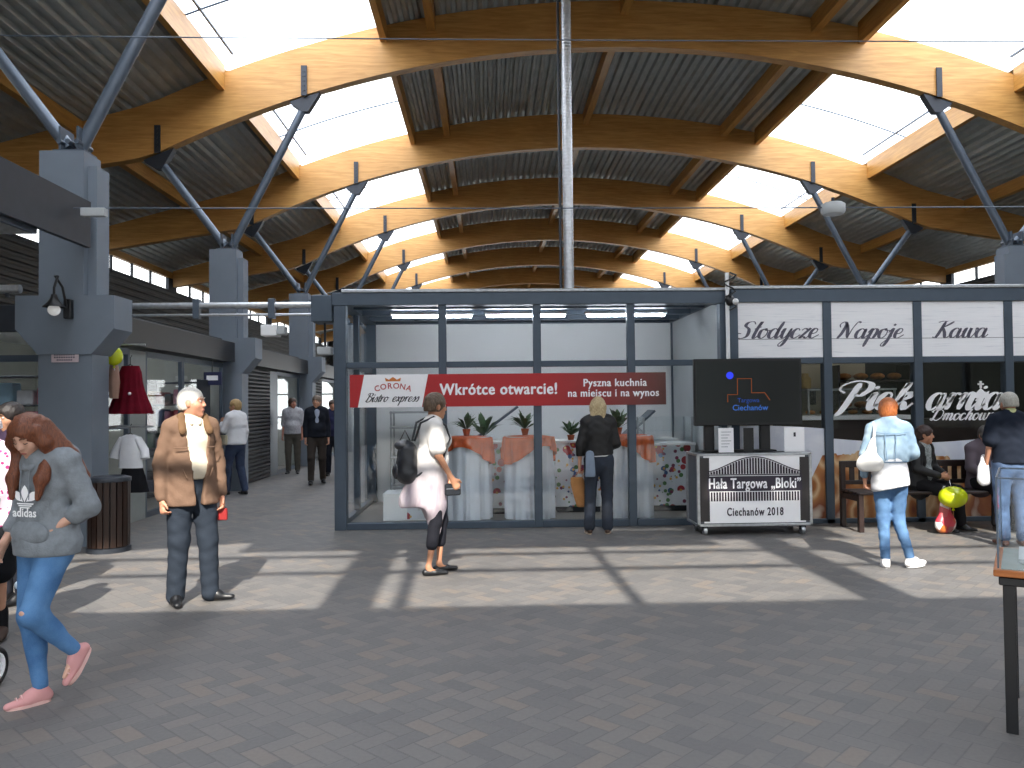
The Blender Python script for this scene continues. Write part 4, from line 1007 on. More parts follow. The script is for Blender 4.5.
# pushchair at the left edge
t = thing('pushchair', 'pushchair at the left edge, its white rimmed wheel showing', 'pushchair', (0, 0, 0))
wc = G(1, 687); 
def wheel(x, y, r):
    b = MB(); n = 28; vs = []; fs = []
    ring = [(math.cos(2*PI*i/n), math.sin(2*PI*i/n)) for i in range(n+1)]
    b.tube([(x, y+r*.86*c, r+r*.86*s) for c, s in ring], r*.14, 8, cap=False); o = b.build('wheel', M_black, t)
    c = MB(); c.tube([(x, y+r*.62*cc, r+r*.62*s) for cc, s in ring], r*.12, 8, cap=False)
    for k in range(6): a = k*PI/3; c.tube([(x, y, r), (x, y+r*.62*math.cos(a), r+r*.62*math.sin(a))], .008, 6)
    c.tube([(x-.02, y, r), (x+.02, y, r)], .025, 10); c.build('rim', M_pwhite, o)
px_ = wc.x-.03
for x, y in ((px_, wc.y), (px_-.5, wc.y), (px_-.32, wc.y+.42), (px_-.6, wc.y+.42)): wheel(x, y, .11)
for x in (px_-.03, px_-.47):
    MB().tube([(x, wc.y, .13), (x-.16, wc.y+.25, .5), (x-.26, wc.y+.5, 1.0)], .013, 8).build('frame_tube', M_galv, t); MB().tube([(x-.29 if x > px_-.2 else x-.13, wc.y+.42, .13), (x-.1, wc.y+.15, .5)], .013, 8).build('frame_tube', M_galv, t)
MB().tube([(px_-.29, wc.y+.5, 1.0), (px_-.73, wc.y+.5, 1.0)], .015, 8).build('handle', M_black, t)
MB().bbox(px_-.62, px_-.24, wc.y+.05, wc.y+.35, .4, .47, .02).build('seat', M_bfab, t); MB().bbox(px_-.65, px_-.28, wc.y+.35, wc.y+.42, .4, .85, .02).build('backrest', M_bfab, t)
# ------------------------------------------------------------------ figures: smooth blended volumes turned into one surface each
V3 = lambda *a: np.array(a, dtype=float)
class SDF:
    def __init__(s, lo, hi, h):
        s.lo = np.array(lo, float); s.h = h; s.n = (np.ceil((np.array(hi)-s.lo)/h)).astype(int)+1; s.a = np.full(s.n, 1.0, np.float32)
    def reg(s, lo, hi):
        i0 = np.maximum(0, np.floor((lo-s.lo)/s.h).astype(int)); i1 = np.minimum(s.n, np.ceil((hi-s.lo)/s.h).astype(int)+1)
        if np.any(i1 <= i0): return None, None
        sl = tuple(slice(a, b) for a, b in zip(i0, i1))
        g = [(s.lo[k]+s.h*np.arange(i0[k], i1[k])).astype(np.float32) for k in range(3)]
        return sl, (g[0][:, None, None], g[1][None, :, None], g[2][None, None, :])
    def put(s, sl, d, k, op):
        a = s.a[sl]
        if op == 'u':
            if k > 0: h = np.clip(.5+.5*(a-d)/k, 0, 1); r = a*(1-h)+d*h-k*h*(1-h)
            else: r = np.minimum(a, d)
        else:
            if k > 0: h = np.clip(.5-.5*(a+d)/k, 0, 1); r = a*(1-h)-d*h+k*h*(1-h)
            else: r = np.maximum(a, -d)
        s.a[sl] = r
    def cone(s, a, b, ra, rb, k=.02, sq=None, op='u'):
        a = np.array(a, float); b = np.array(b, float); m = max(ra, rb)+k+3*s.h
        sl, g = s.reg(np.minimum(a, b)-m, np.maximum(a, b)+m)
        if sl is None: return
        px, py, pz = g[0]-a[0], g[1]-a[1], g[2]-a[2]; ab = b-a
        if sq is not None:
            d_, f = sq; d_ = np.array(d_, float); d_ /= np.linalg.norm(d_); q = (px*d_[0]+py*d_[1]+pz*d_[2])*(f-1)
            px, py, pz = px+q*d_[0], py+q*d_[1], pz+q*d_[2]; ab = ab+(ab@d_)*(f-1)*d_
        t = np.clip((px*ab[0]+py*ab[1]+pz*ab[2])/max(ab@ab, 1e-9), 0, 1)
        d = np.sqrt((px-t*ab[0])**2+(py-t*ab[1])**2+(pz-t*ab[2])**2)-(ra+(rb-ra)*t)
        if sq is not None: d = d/((1+sq[1])/2) if sq[1] > 1 else d
        s.put(sl, d, k, op)
    def ell(s, c, r, B=None, k=.02, op='u'):
        c = np.array(c, float); r = np.array(r, float); m = r.max()+k+3*s.h
        sl, g = s.reg(c-m, c+m)
        if sl is None: return
        p = [g[0]-c[0], g[1]-c[1], g[2]-c[2]]
        if B is not None: p = [p[0]*B[i][0]+p[1]*B[i][1]+p[2]*B[i][2] for i in range(3)]
        q = np.sqrt((p[0]/r[0])**2+(p[1]/r[1])**2+(p[2]/r[2])**2)
        q2 = np.sqrt((p[0]/r[0]**2)**2+(p[1]/r[1]**2)**2+(p[2]/r[2]**2)**2)
        s.put(sl, q*(q-1)/np.maximum(q2, 1e-6), k, op)
    def grid(s): return [(s.lo[k]+s.h*np.arange(s.n[k])).astype(np.float32).reshape([-1 if j == k else 1 for j in range(3)]) for k in range(3)]
    def cut(s, fn):
        """remove where fn(x,y,z) > 0"""
        x, y, z = s.grid(); s.a = np.maximum(s.a, np.broadcast_to(fn(x, y, z), s.a.shape)).astype(np.float32)
    def folds(s, amp, f=(9, 9, 16), seed=0):
        x, y, z = s.grid(); r = np.random.RandomState(seed); ph = r.rand(6)*6
        n = np.sin(f[0]*3*x+ph[0]+2*np.sin(f[2]*z+ph[1]))*np.sin(f[2]*2*z+ph[2]+2.2*np.sin(f[1]*2*x+f[1]*2*y+ph[3]))+.5*np.sin(f[2]*4*z+ph[4]+3*np.sin(f[0]*2*x+ph[5])+4*y*f[1])
        s.a = (s.a+.55*amp*n).astype(np.float32)
    def mesh(s, name, m, parent, k=1.0, **kw):
        a = s.a; ng = a < 0; n = s.n
        if not ng.any(): print('EMPTY', name); return None
        w = np.argwhere(ng); l0 = np.maximum(w.min(0)-2, 0); l1 = np.minimum(w.max(0)+3, n); a = a[l0[0]:l1[0], l0[1]:l1[1], l0[2]:l1[2]].copy()
        a[0] = a[-1] = 1; a[:, 0] = 1; a[:, -1] = 1; a[:, :, 0] = 1; a[:, :, -1] = 1
        a[0] = np.maximum(a[0], .001); ng = a < 0; lo = s.lo+l0*s.h
        cs = [(i, j, q) for i in (0, 1) for j in (0, 1) for q in (0, 1)]; N = np.array(a.shape)
        sub = lambda A, c: A[c[0]:N[0]-1+c[0], c[1]:N[1]-1+c[1], c[2]:N[2]-1+c[2]]
        cnt = sum(sub(ng, c).astype(np.int8) for c in cs); mask = (cnt > 0) & (cnt < 8); cells = np.argwhere(mask)
        idx = np.full(mask.shape, -1, np.int64); idx[mask] = np.arange(len(cells))
        val = {c: a[cells[:, 0]+c[0], cells[:, 1]+c[1], cells[:, 2]+c[2]] for c in cs}
        acc = np.zeros((len(cells), 3)); num = np.zeros(len(cells))
        for c in cs:
            for ax in range(3):
                if c[ax] == 0:
                    d = list(c); d[ax] = 1; d = tuple(d); v0, v1 = val[c], val[d]; e = (v0 < 0) != (v1 < 0)
                    t = np.where(e, v0/np.where(e, v0-v1, 1), 0); pt = np.array(c, float)[None, :].repeat(len(cells), 0); pt[:, ax] += t
                    acc += pt*e[:, None]; num += e
        vs = lo+(cells+acc/num[:, None])*s.h
        F_ = []
        for ax in range(3):
            o1, o2 = (ax+1) % 3, (ax+2) % 3
            s0 = [slice(None)]*3; s1 = [slice(None)]*3; s0[ax] = slice(0, N[ax]-1); s1[ax] = slice(1, N[ax])
            e = ng[tuple(s0)] != ng[tuple(s1)]; inn = ng[tuple(s0)]
            p = np.argwhere(e); ok = (p[:, o1] > 0) & (p[:, o2] > 0) & (p[:, o1] < N[o1]-1) & (p[:, o2] < N[o2]-1); p = p[ok]
            def ci(d1, d2):
                q = p.copy(); q[:, o1] -= d1; q[:, o2] -= d2; return idx[q[:, 0], q[:, 1], q[:, 2]]
            f = np.stack([ci(1, 1), ci(0, 1), ci(0, 0), ci(1, 0)], 1); fl = ~inn[p[:, 0], p[:, 1], p[:, 2]]; f[fl] = f[fl][:, ::-1]; F_.append(f)
        f = np.concatenate(F_); f = f[(f >= 0).all(1)]
        # gentle relax
        for _ in range(2):
            sm = np.zeros_like(vs); ct = np.zeros(len(vs))
            for i in range(4):
                np.add.at(sm, f[:, i], vs[f[:, (i+1) % 4]]); np.add.at(ct, f[:, i], 1)
            ct = np.maximum(ct, 1); vs = vs*.5+.5*sm/ct[:, None]
        vs = vs*k
        me = bpy.data.meshes.new(name); me.from_pydata(vs.tolist(), [], f.tolist()); me.polygons.foreach_set('use_smooth', [True]*len(f)); me.materials.append(m); me.update()
        o = bpy.data.objects.new(name, me); COL.objects.link(o); o.parent = parent; return setp(o, **kw)

def nrm(v): v = np.array(v, float); return v/max(np.linalg.norm(v), 1e-9)
class Fig:
    """local frame: +y ahead, +x the person's right, z up; sizes for 1.70 m, scaled by H"""
    def __init__(s, label, at, face, H=1.7, h=.011, group=None, hyaw=0, hpitch=0, skin='C99A80', **J):
        s.k = H/1.7; s.h = h; s.root = thing('person', label, 'person', at, -R(face), group)
        B = dict(pel=(0, 0, .95), wai=(0, .0, 1.08), che=(0, .0, 1.28), nek=(0, -.01, 1.46), hed=(0, .02, 1.585),
                 shR=(.155, 0, 1.395), elR=(.205, -.02, 1.12), wrR=(.215, .05, .88), shL=(-.155, 0, 1.395), elL=(-.205, -.02, 1.12), wrL=(-.215, .05, .88),
                 hiR=(.09, 0, .92), knR=(.1, .02, .50), anR=(.1, -.02, .09), hiL=(-.09, 0, .92), knL=(-.1, .02, .50), anL=(-.1, -.02, .09),
                 hdR=None, hdL=None, ftR=(.15, .99, 0), ftL=(-.15, .99, 0), tf=(0, 1, 0))
        B.update(J); s.J = {k: (None if v is None else np.array(v, float)) for k, v in B.items()}
        for q in 'RL': s.J['ft'+q] = nrm(s.J['ft'+q])
        pts = np.array([v for k, v in s.J.items() if v is not None and k[:2] not in ('ft', 'tf', 'hd')]+[s.J['hed']])
        s.lo = pts.min(0)-.27; s.hi = pts.max(0)+.27; s.lo[2] = min(-.02, pts[:, 2].min()-.12); s.hi[2] = s.J['hed'][2]+.2
        cy, sy = math.cos(R(hyaw)), math.sin(R(hyaw)); cp, sp_ = math.cos(R(hpitch)), math.sin(R(hpitch))
        tf = nrm(s.J['tf']); rr_ = nrm(np.cross(tf, V3(0, 0, 1)))
        hf = tf*cy+rr_*sy; hr = nrm(np.cross(hf, V3(0, 0, 1))); s.hf = hf*cp+V3(0, 0, 1)*sp_; s.hr = hr; s.hu = np.cross(hr, s.hf)
        s.skin = mat('skin '+skin, skin, .55, var=.07, scale=20)
        s.face = face
    def S(s, h=None, lo=None, hi=None): return SDF(s.lo if lo is None else lo, s.hi if hi is None else hi, h or s.h)
    def H(s, f=0, r=0, u=0): return s.J['hed']+s.hf*f+s.hr*r+s.hu*u
    def torso(s, S, e=0, hip=.0, belly=0, bust=0, top=True, bottom=True):
        J = s.J; tf = (J['tf'], 1.38)
        if bottom: S.cone(J['pel']-V3(0, 0, .02), J['wai'], .155+hip+e, .125+e, .05, tf)
        S.cone(J['wai'], J['che'], .125+e, .155+e, .05, tf)
        S.cone(J['che'], J['che']+(J['nek']-J['che'])*.55, .155+e, .12+e, .04, tf)
        if belly: S.ell(J['wai']+nrm(J['tf'])*(.05+belly*.4), (.12+e, .08+belly+e, .13), None, .05)
        if bust:
            rr_ = np.cross(nrm(J['tf']), V3(0, 0, 1))
            for q in (-1, 1): S.ell(J['che']+nrm(J['tf'])*.085+rr_*q*.065+V3(0, 0, -.01), np.array((.06, .06, .065))*(1+bust)+e, None, .04)
        if top:
            for q in 'RL':
                S.cone(J['che']+(J['nek']-J['che'])*.45, J['sh'+q], .078+e*.9, .050+e*.8, .045); S.cone(J['nek']-V3(0, 0, .02), J['sh'+q]*.75+J['nek']*.25, .05+e, .05+e, .04)
    def arm(s, S, q, e=0, f=1.0, cuff=0, k=.02):
        J = s.J; a, b, c = J['sh'+q], J['el'+q], J['wr'+q]
        if f > .5: S.cone(a, b, .050+e*.9, .040+e*.9, k); g = (f-.5)*2; S.cone(b, b+(c-b)*g, .040+e*.9, .040+(.028-.040)*g+e*.75+cuff, k)
        else: S.cone(a, a+(b-a)*f*2, .055+e, .055+(.042-.055)*f*2+e+cuff, k)
    def leg(s, S, q, e=0, f=1.0, cuff=0, k=.03, flat=0):
        J = s.J; a, b, c = J['hi'+q], J['kn'+q], J['an'+q]
        if f > .5:
            S.cone(a, b, .088+e, .058+e, k); g = (f-.5)*2; S.cone(b, b+(c-b)*g, .055+e, .055+(.036-.055)*g+e+cuff, k)
            if e < .02: S.cone(b+(c-b)*.15-s.J['ft'+q]*.018, b+(c-b)*.5-s.J['ft'+q]*.012, .045+e, .035+e, .03)
        else: S.cone(a, a+(b-a)*f*2, .088+e, .088+(.058-.088)*f*2+e+cuff, k)
    def hand(s, S, q, curl=.5, d=None, thumb=None):
        J = s.J; w = J['wr'+q]; fa = nrm(w-J['el'+q]); d = nrm(J['hd'+q]) if J['hd'+q] is not None else fa
        sgn = 1 if q == 'R' else -1
        ref = np.cross(nrm(J['tf']), V3(0, 0, 1))*(-sgn)          # palm faces the thigh
        n = nrm(ref-d*(ref@d)); t = np.cross(n, d)*(1 if (np.cross(n, d)@nrm(J['tf'])) > 0 or abs(d[2]) < .5 else -1)
        if (t@nrm(J['tf'])) < 0 and abs(d[2]) > .5: t = -t
        if abs(d[2]) <= .5 and t[2] < 0: t = -t
        S.cone(w, w+d*.03, .025, .027, .012, (n, 1.3)); S.cone(w+d*.03, w+d*.085, .031, .038, .012, (n, 2.1))
        L = [.066, .074, .068, .052]
        for i, o in enumerate((.030, .010, -.010, -.029)):
            p = w+d*(.088-.004*abs(i-1.5))+t*o; c1, c2, c3 = curl*.6, curl*1.4, curl*2.0
            dd = lambda c: d*math.cos(c)+n*math.sin(c)
            p1 = p+dd(c1)*L[i]*.45; p2 = p1+dd(c2)*L[i]*.32; p3 = p2+dd(c3)*L[i]*.25
            S.cone(p, p1, .0098, .0092, .003); S.cone(p1, p2, .0092, .0085, .003); S.cone(p2, p3, .0085, .0075, .003)
        p = w+d*.03+t*.025; td = nrm(d*.75+t*.75+n*.25); p1 = p+td*.04; S.cone(p, p1, .015, .0115, .008); S.cone(p1, p1+nrm(d+n*.4*curl+t*.2)*.032, .0115, .009, .005)
    def headshape(s, S, fat=0, old=0):
        H = s.H; B = (s.hr, s.hf, s.hu)
        S.ell(H(-.008, 0, .028), (.076, .094, .088), B, .02); S.ell(H(.024, 0, -.04), (.056+fat, .066, .076), B, .03)
        S.cone(H(.068, 0, -.098), H(.06, 0, -.092), .019, .025, .02)
        for q in (-1, 1):
            S.ell(H(.052, q*.038, -.025), (.026+fat, .026, .028), B, .025)
            S.cone(H(.084, q*.012, .027), H(.068, q*.05, .027), .010, .009, .012)
            S.ell(H(.1, q*.031, .008), (.017, .014, .011), B, .012, op='s')
            S.ell(H(-.004, q*.074, -.008), (.009, .019, .031), B, .008)
        S.cone(H(.086, 0, .018), H(.106, 0, -.024), .007, .012, .010); 
        for q in (-1, 1): S.ell(H(.096, q*.011, -.03), (.009, .011, .008), B, .006)
        S.cone(H(.085, -.018, -.058), H(.085, .018, -.058), .0065, .0065, .008); S.cone(H(.082, -.015, -.070), H(.082, .015, -.070), .0075, .0075, .008)
        S.cone(H(.096, -.02, -.0635), H(.096, .02, -.0635), .0015, .0015, .002, op='s')
        S.cone(s.J['nek']-V3(0, 0, .04), H(-.018, 0, -.05), .056, .052, .025)
    def body(s, curl=(.5, .5), fat=0, hip=0, belly=0, bust=0, hands=True, h=None):
        S = s.S(h or s.h*.85); s.torso(S, -.012, hip, belly, bust)
        for q in 'RL':
            s.arm(S, q, -.006)
            s.leg(S, q, -.012); a = s.J['an'+q]; S.cone(a, a-V3(0, 0, .03)+s.J['ft'+q]*.01, .032, .026, .01); S.cone(a-V3(0, 0, .035), a+s.J['ft'+q]*.10-V3(0, 0, .058), .026, .014, .02)
        if hands:
            s.hand(S, 'R', curl[0]); s.hand(S, 'L', curl[1])
        s.headshape(S, fat); o = S.mesh('body', s.skin, s.root, s.k)
        e = MB(); i = MB(); b = MB()
        shut = getattr(s, 'shut', False)
        for q in (-1, 1):
            if shut:
                i.tube([s.H(.083, q*.018, .0)*s.k, s.H(.0875, q*.031, -.004)*s.k, s.H(.079, q*.045, .0)*s.k], .0022*s.k, 6); e.ball(s.H(.070, q*.031, .004)*s.k, .004*s.k, 6); continue
            e.ball(s.H(.0790, q*.031, .008)*s.k, .0112*s.k, 12); i.ball((s.H(.0870, q*.031, .007))*s.k, .0052*s.k, 10)
        e.build('eye', mat('eye white', 'B8AFA6', .3), s.root); i.build('iris', mat('iris', '2A211C', .3), s.root)
        l = MB()
        l.tube([s.H(.0905, k*.0062, -.0635+(.0012 if k in (-1, 1) else 0)-.0008*abs(k))*s.k for k in (-3, -2, -1, 0, 1, 2, 3)], [.002*s.k]+[.0052*s.k]*5+[.002*s.k], 8)
        l.build('lips', mat('lips '+'x', '9B5A50', .5), s.root)
        for q in (-1, 1): b.tube([s.H(.094, q*.014, .03)*s.k, s.H(.094, q*.03, .036)*s.k, s.H(.082, q*.048, .032)*s.k], [.004*s.k, .004*s.k, .002*s.k], 6)
        b.build('eyebrows', s.brow if hasattr(s, 'brow') else mat('brow', '4A3628', .8), s.root); return o
    def part(s, name, m, fn, h=None, fold=0, seed=0, cut=None, ff=(9, 9, 16), lo=None, hi=None, **kw):
        S = s.S(h, lo, hi); fn(S)
        if fold: S.folds(fold, ff, seed)
        if cut:
            for c in (cut if isinstance(cut, (list, tuple)) else [cut]): S.cut(c)
        return S.mesh(name, m, s.root, s.k, **kw)
    def hairball(s, m, vol=.012, face=.0, low=-.07, back=0, amp=.004, name='hair', extra=None, front=.035):
        B = (s.hr, s.hf, s.hu)
        def fn(S):
            S.ell(s.H(-.012, 0, .034), (.080+vol, .096+vol, .090+vol), B, .02)
            S.ell(s.H(-.05, 0, -.02), (.066+vol+back, .05+vol+back, .07+back), B, .03)
            if extra: extra(S)
            S.ell(s.H(.125, 0, -.045), (.09, .085, .10), B, .012, op='s')
            for q in (-1, 1): S.ell(s.H(.0, q*.09, -.015), (.03, .026, .035), B, .01, op='s')
        h0 = s.J['hed']; hf, hu = s.hf, s.hu
        def c1(x, y, z): return low-((x-h0[0])*hu[0]+(y-h0[1])*hu[1]+(z-h0[2])*hu[2])
        return s.part(name, m, fn, .007, fold=amp, ff=(28, 28, 20), seed=3, cut=c1, lo=h0-.28, hi=h0+.25)
    def shoes(s, m, sole=None, bulk=0, high=0, low=False, name='shoe'):
        for q in 'RL':
            a = s.J['an'+q]; f = s.J['ft'+q]; side = nrm(np.cross(f, V3(0, 0, 1))); u = np.cross(side, f)
            def fn(S):
                hl = a-f*.03-u*.052; md = a+f*.07-u*.056; to = a+f*.165-u*.062
                S.cone(hl, md, .034+bulk, .038+bulk, .02); S.cone(md, to, .036+bulk, .027+bulk, .02, (u, 1.25))
                if not low: S.cone(a-u*.01, a-u*.03+f*.05, .038+bulk+high, .036+bulk, .03)
            ct = lambda x, y, z: -.078-((x-a[0])*u[0]+(y-a[1])*u[1]+(z-a[2])*u[2])
            lo_ = np.minimum(a, a+f*.2)-.12; hi_ = np.maximum(a, a+f*.2)+.12
            o = s.part(name, m, fn, .007, cut=[ct]+([lambda x, y, z: ((x-a[0])*u[0]+(y-a[1])*u[1]+(z-a[2])*u[2])+.035-.9*np.maximum(0, (-((x-a[0])*f[0]+(y-a[1])*f[1]))*.6)-(((x-a[0])*f[0]+(y-a[1])*f[1]) > .08)*.05] if low else []), lo=lo_, hi=hi_)
            if sole:
                pts = []
                for i in range(20):
                    th = 2*PI*i/20; l = math.cos(th); w = math.sin(th); r = .115*l+.065; pts.append((a+f*r+side*w*(.038+.006*(l > 0)+bulk)-u*.07)*s.k)
                b = MB(); vs = pts+[p-u*.022*s.k for p in pts]; n = 20
                b.add(vs, [tuple(range(n)), tuple(range(2*n-1, n-1, -1))]+[(i, i+n, (i+1) % n+n, (i+1) % n) for i in range(n)]); b.build('sole', sole, o)
    def trousers(s, m, e=.012, cuff=.0, fold=.003, f=1.0, name='trousers', waist=None, hip=0, h=None, seed=1, **kw):
        J = s.J; wz = waist or (J['wai'][2]+.02)
        def fn(S):
            S.cone(J['pel']-V3(0, 0, .03), J['wai']+V3(0, 0, .02), .15+hip+e, .13+e, .04, (J['tf'], 1.36))
            for q in 'RL': s.leg(S, q, e, f, cuff)
        return s.part(name, m, fn, h, fold=fold, seed=seed, cut=lambda x, y, z: z-wz, **kw)
    def tube(s, name, m, pts, r, par=None, **kw):
        o = MB().tube([np.array(p)*s.k for p in pts], [q*s.k for q in r] if isinstance(r, (list, tuple)) else r*s.k, 10).build(name, m, par or s.root); return setp(o, **kw)

def denim(name, base, worn): 
    t = NT(name); n = t.n('TexNoise', i_Vector=t.obj(), i_Scale=6.0, i_Detail=4.0); f = t.n('TexNoise', i_Vector=t.obj(), i_Scale=180.0, i_Detail=2.0)
    c = t.mix(t.ramp(n.outputs[0], [(.35, (0, 0, 0, 1)), (.7, (1, 1, 1, 1))]), srgb(base), srgb(worn)); c = t.mix(t.math('MULTIPLY', f.outputs[0], .1), c, srgb('C8D2DC'))
    bp = t.n('Bump', i_Height=f.outputs[0], i_Strength=.15, i_Distance=.003); b = t.n('BsdfPrincipled', i_Base_Color=c, i_Roughness=.9, i_Normal=bp); b.inputs['Specular IOR Level'].default_value = .12; return t.done(b)
def hairmat(name, a, b, st=(1, 1, .2)):
    t = NT(name); n = t.n('TexNoise', i_Vector=t.n('Mapping', i_Vector=t.obj(), i_Scale=st).outputs[0], i_Scale=170.0, i_Detail=3.0)
    c = t.ramp(n.outputs[0], [(.3, a), (.7, b)]); bp = t.n('Bump', i_Height=n.outputs[0], i_Strength=.6, i_Distance=.006); return t.done(t.n('BsdfPrincipled', i_Base_Color=c, i_Roughness=.5, i_Normal=bp))

# ---- 1. girl in grey hoodie
g = G(47, 699)
def girl():
    p = Fig('girl in grey hoodie, ripped blue jeans and pink shoes walking with bowed head', (g.x, g.y, 0), 200, H=1.56, h=.009, hyaw=-10, hpitch=-30, skin='CDA08A',
            nek=(0, .03, 1.45), hed=(.01, .115, 1.545), pel=(0, 0, .95),
            shR=(.155, .01, 1.385), elR=(.215, -.03, 1.12), wrR=(.21, .10, .93), shL=(-.155, .01, 1.385), elL=(-.265, -.04, 1.13), wrL=(-.12, .085, 1.0), hdL=(.85, .0, -.25),
            knR=(.06, .06, .50), anR=(-.02, .06, .09), ftR=(.45, .85, -.05), hiL=(-.085, 0, .92), knL=(-.055, .15, .53), anL=(-.14, -.06, .28), ftL=(.1, .55, -.78))
    p.shut = True; p.brow = mat('girl brow', '5A3A26'); J = p.J
    p.body((.5, .3))
    M_h = mat('grey marl hoodie', '7F858B', .9, var=.12, scale=30, bump=.25, bscale=120)
    def top(S):
        p.torso(S, .028, .0, bust=.0)
        S.cone(J['pel']+V3(0, .0, -.03), J['wai'], .205, .172, .04, (V3(0, 1, 0), 1.3))
        for q in 'RL': p.arm(S, q, .026 if q == 'L' else .024, .66 if q == 'L' else .8, .002)
        S.cone((0, -.03, 1.45), (0, .05, 1.42), .08, .075, .03)
    hd = p.part('hoodie', M_h, top, fold=.006, seed=5, cut=[lambda x, y, z: .85-z])
    def pocket(S): S.cone((-.09, .105, 1.0), (.09, .105, 1.0), .085, .085, .02, (V3(0, 1, 0), 3.2))
    p.part('pocket', M_h, lambda S: [S.ell((0, .122, .985), (.14, .038, .08), None, .01)], .008)
    def hood(S):
        S.ell((0, -.10, 1.40), (.13, .07, .10), None, .02); S.cone((-.1, -.02, 1.45), (0, -.09, 1.44), .035, .05, .03); S.cone((.1, -.02, 1.45), (0, -.09, 1.44), .035, .05, .03)
        S.cone((.09, .03, 1.44), (.02, .13, 1.36), .03, .022, .02); S.cone((-.09, .03, 1.44), (-.02, .13, 1.36), .03, .022, .02)
    p.part('hood', M_h, hood, .008, fold=.003)
    for sx in (-1, 1): p.tube('drawstring', M_h, [(sx*.03, .15, 1.35), (sx*.034, .158, 1.27), (sx*.03, .152, 1.18)], .0035)
    # trefoil mark: three leaves, bars, and the word below, on the chest
    b = MB(); yy = .149
    def P2(x, z): return (x*p.k, (yy-.0*abs(x)-1.2*x*x+.006)*p.k, z*p.k)
    def leaf(cx, cz, ang, L, w):
        n = 10; pts = []
        for i in range(n+1): t = i/n; pts.append((w*math.sin(PI*t**1.25), L*t))
        prof = [(x, y) for x, y in pts]+[(-x, y) for x, y in pts[::-1][1:-1]]
        ca, sa = math.cos(ang), math.sin(ang); vs = [P2(cx+x*ca+y*sa, cz-x*sa+y*ca) for x, y in prof]; b.add(vs, [tuple(range(len(vs)))])
    cz = 1.165
    leaf(0, cz, 0, .10, .026); leaf(.01, cz+.004, .95, .10, .024); leaf(-.01, cz+.004, -.95, .10, .024)
    for k in range(3): z = cz-.004-.011*k; w = .06-.012*k; b.add([P2(-w, z-.007), P2(w, z-.007), P2(w*1.05, z), P2(-w*1.05, z)], [(0, 1, 2, 3)])
    b.build('trefoil_print', M_pwhite, p.root)
    tx = text('adidas', .068*p.k, M_pwhite, None, (0, 0, 0), bold=.02, gap=1.05, ext=.0005); tx.parent = p.root; tx.rotation_euler = (0, 0, PI)
    tx.location = (0, (yy+.006)*p.k, 1.105*p.k)
    M_j = denim('blue jeans', '32608F', '5583B3')
    p.trousers(M_j, .010, -.005, .0025, .985, waist=.98, name='jeans', hip=.015)
    p.part('knee_rip', p.skin, lambda S: [S.ell(J['knL']+V3(.0, .058, .02), (.028, .016, .02), None, .004), ], .006, lo=J['knL']-.15, hi=J['knL']+.15)
    p.part('thigh_rip', mat('frayed denim', 'B9C6D2', .9), lambda S: [S.ell(J['hiR']*.42+J['knR']*.58+V3(.05, .062, 0), (.014, .014, .024), None, .004)], .006, lo=J['knR']-.3, hi=J['knR']+.4)
    M_s = mat('pink canvas', 'C99392', .8, var=.06, bump=.2)
    p.shoes(M_s, mat('pink sole', 'D8AFA8', .6))
    lm = mat('shoe lace', 'D9B3B0', .8)
    for q in 'RL':
        a = J['an'+q]; f = J['ft'+q]; sd_ = nrm(np.cross(f, V3(0, 0, 1))); u = np.cross(sd_, f)
        for k in range(3): c = a+f*(.075+.025*k)-u*(.022+.009*k); p.tube('shoe_lace', lm, [c-sd_*.024+u*.006, c+u*.016, c+sd_*.024+u*.006], .0035)
    M_hr = hairmat('auburn hair', '4F2817', '7E4628')
    def ex(S):
        H = p.H
        S.ell(H(-.01, 0, .035), (.09, .105, .10), (p.hr, p.hf, p.hu), .02)
        for q in (-1, 1):
            a = H(.02, q*.075, .05); b_ = H(.025, q*.098, -.03); c = H(-.01, q*.10, -.10)+V3(0, 0, -.02)
            S.cone(a, b_, .03, .036, .03); S.cone(b_, c, .036, .045, .03); S.cone(c, V3(q*.105, .135, 1.30), .045, .036, .03); S.cone(V3(q*.105, .135, 1.30), V3(q*.095, .155, 1.19), .036, .016, .03)
        for k in range(5):      # locks flying to the person's left
            z = -.02*k; S.cone(H(-.06, -.06, .03-.04*k), V3(-.155-.012*k, -.02-.01*k, 1.44-.035*k), .045, .03, .03); S.cone(V3(-.155-.012*k, -.02-.01*k, 1.44-.035*k), V3(-.225+.012*k, .0, 1.37-.03*k), .03, .008, .02)
        S.cone(H(-.06, 0, 0), V3(0, -.07, 1.32), .085, .07, .03)
    def fn(S):
        ex(S); S.ell(p.H(.135, .008, -.05), (.062, .085, .115), (p.hr, p.hf, p.hu), .012, op='s')
    p.part('hair', M_hr, fn, .007, fold=.0045, ff=(30, 20, 5), seed=2, lo=J['hed']-V3(.4, .35, .55), hi=J['hed']+V3(.4, .3, .25))
girl()

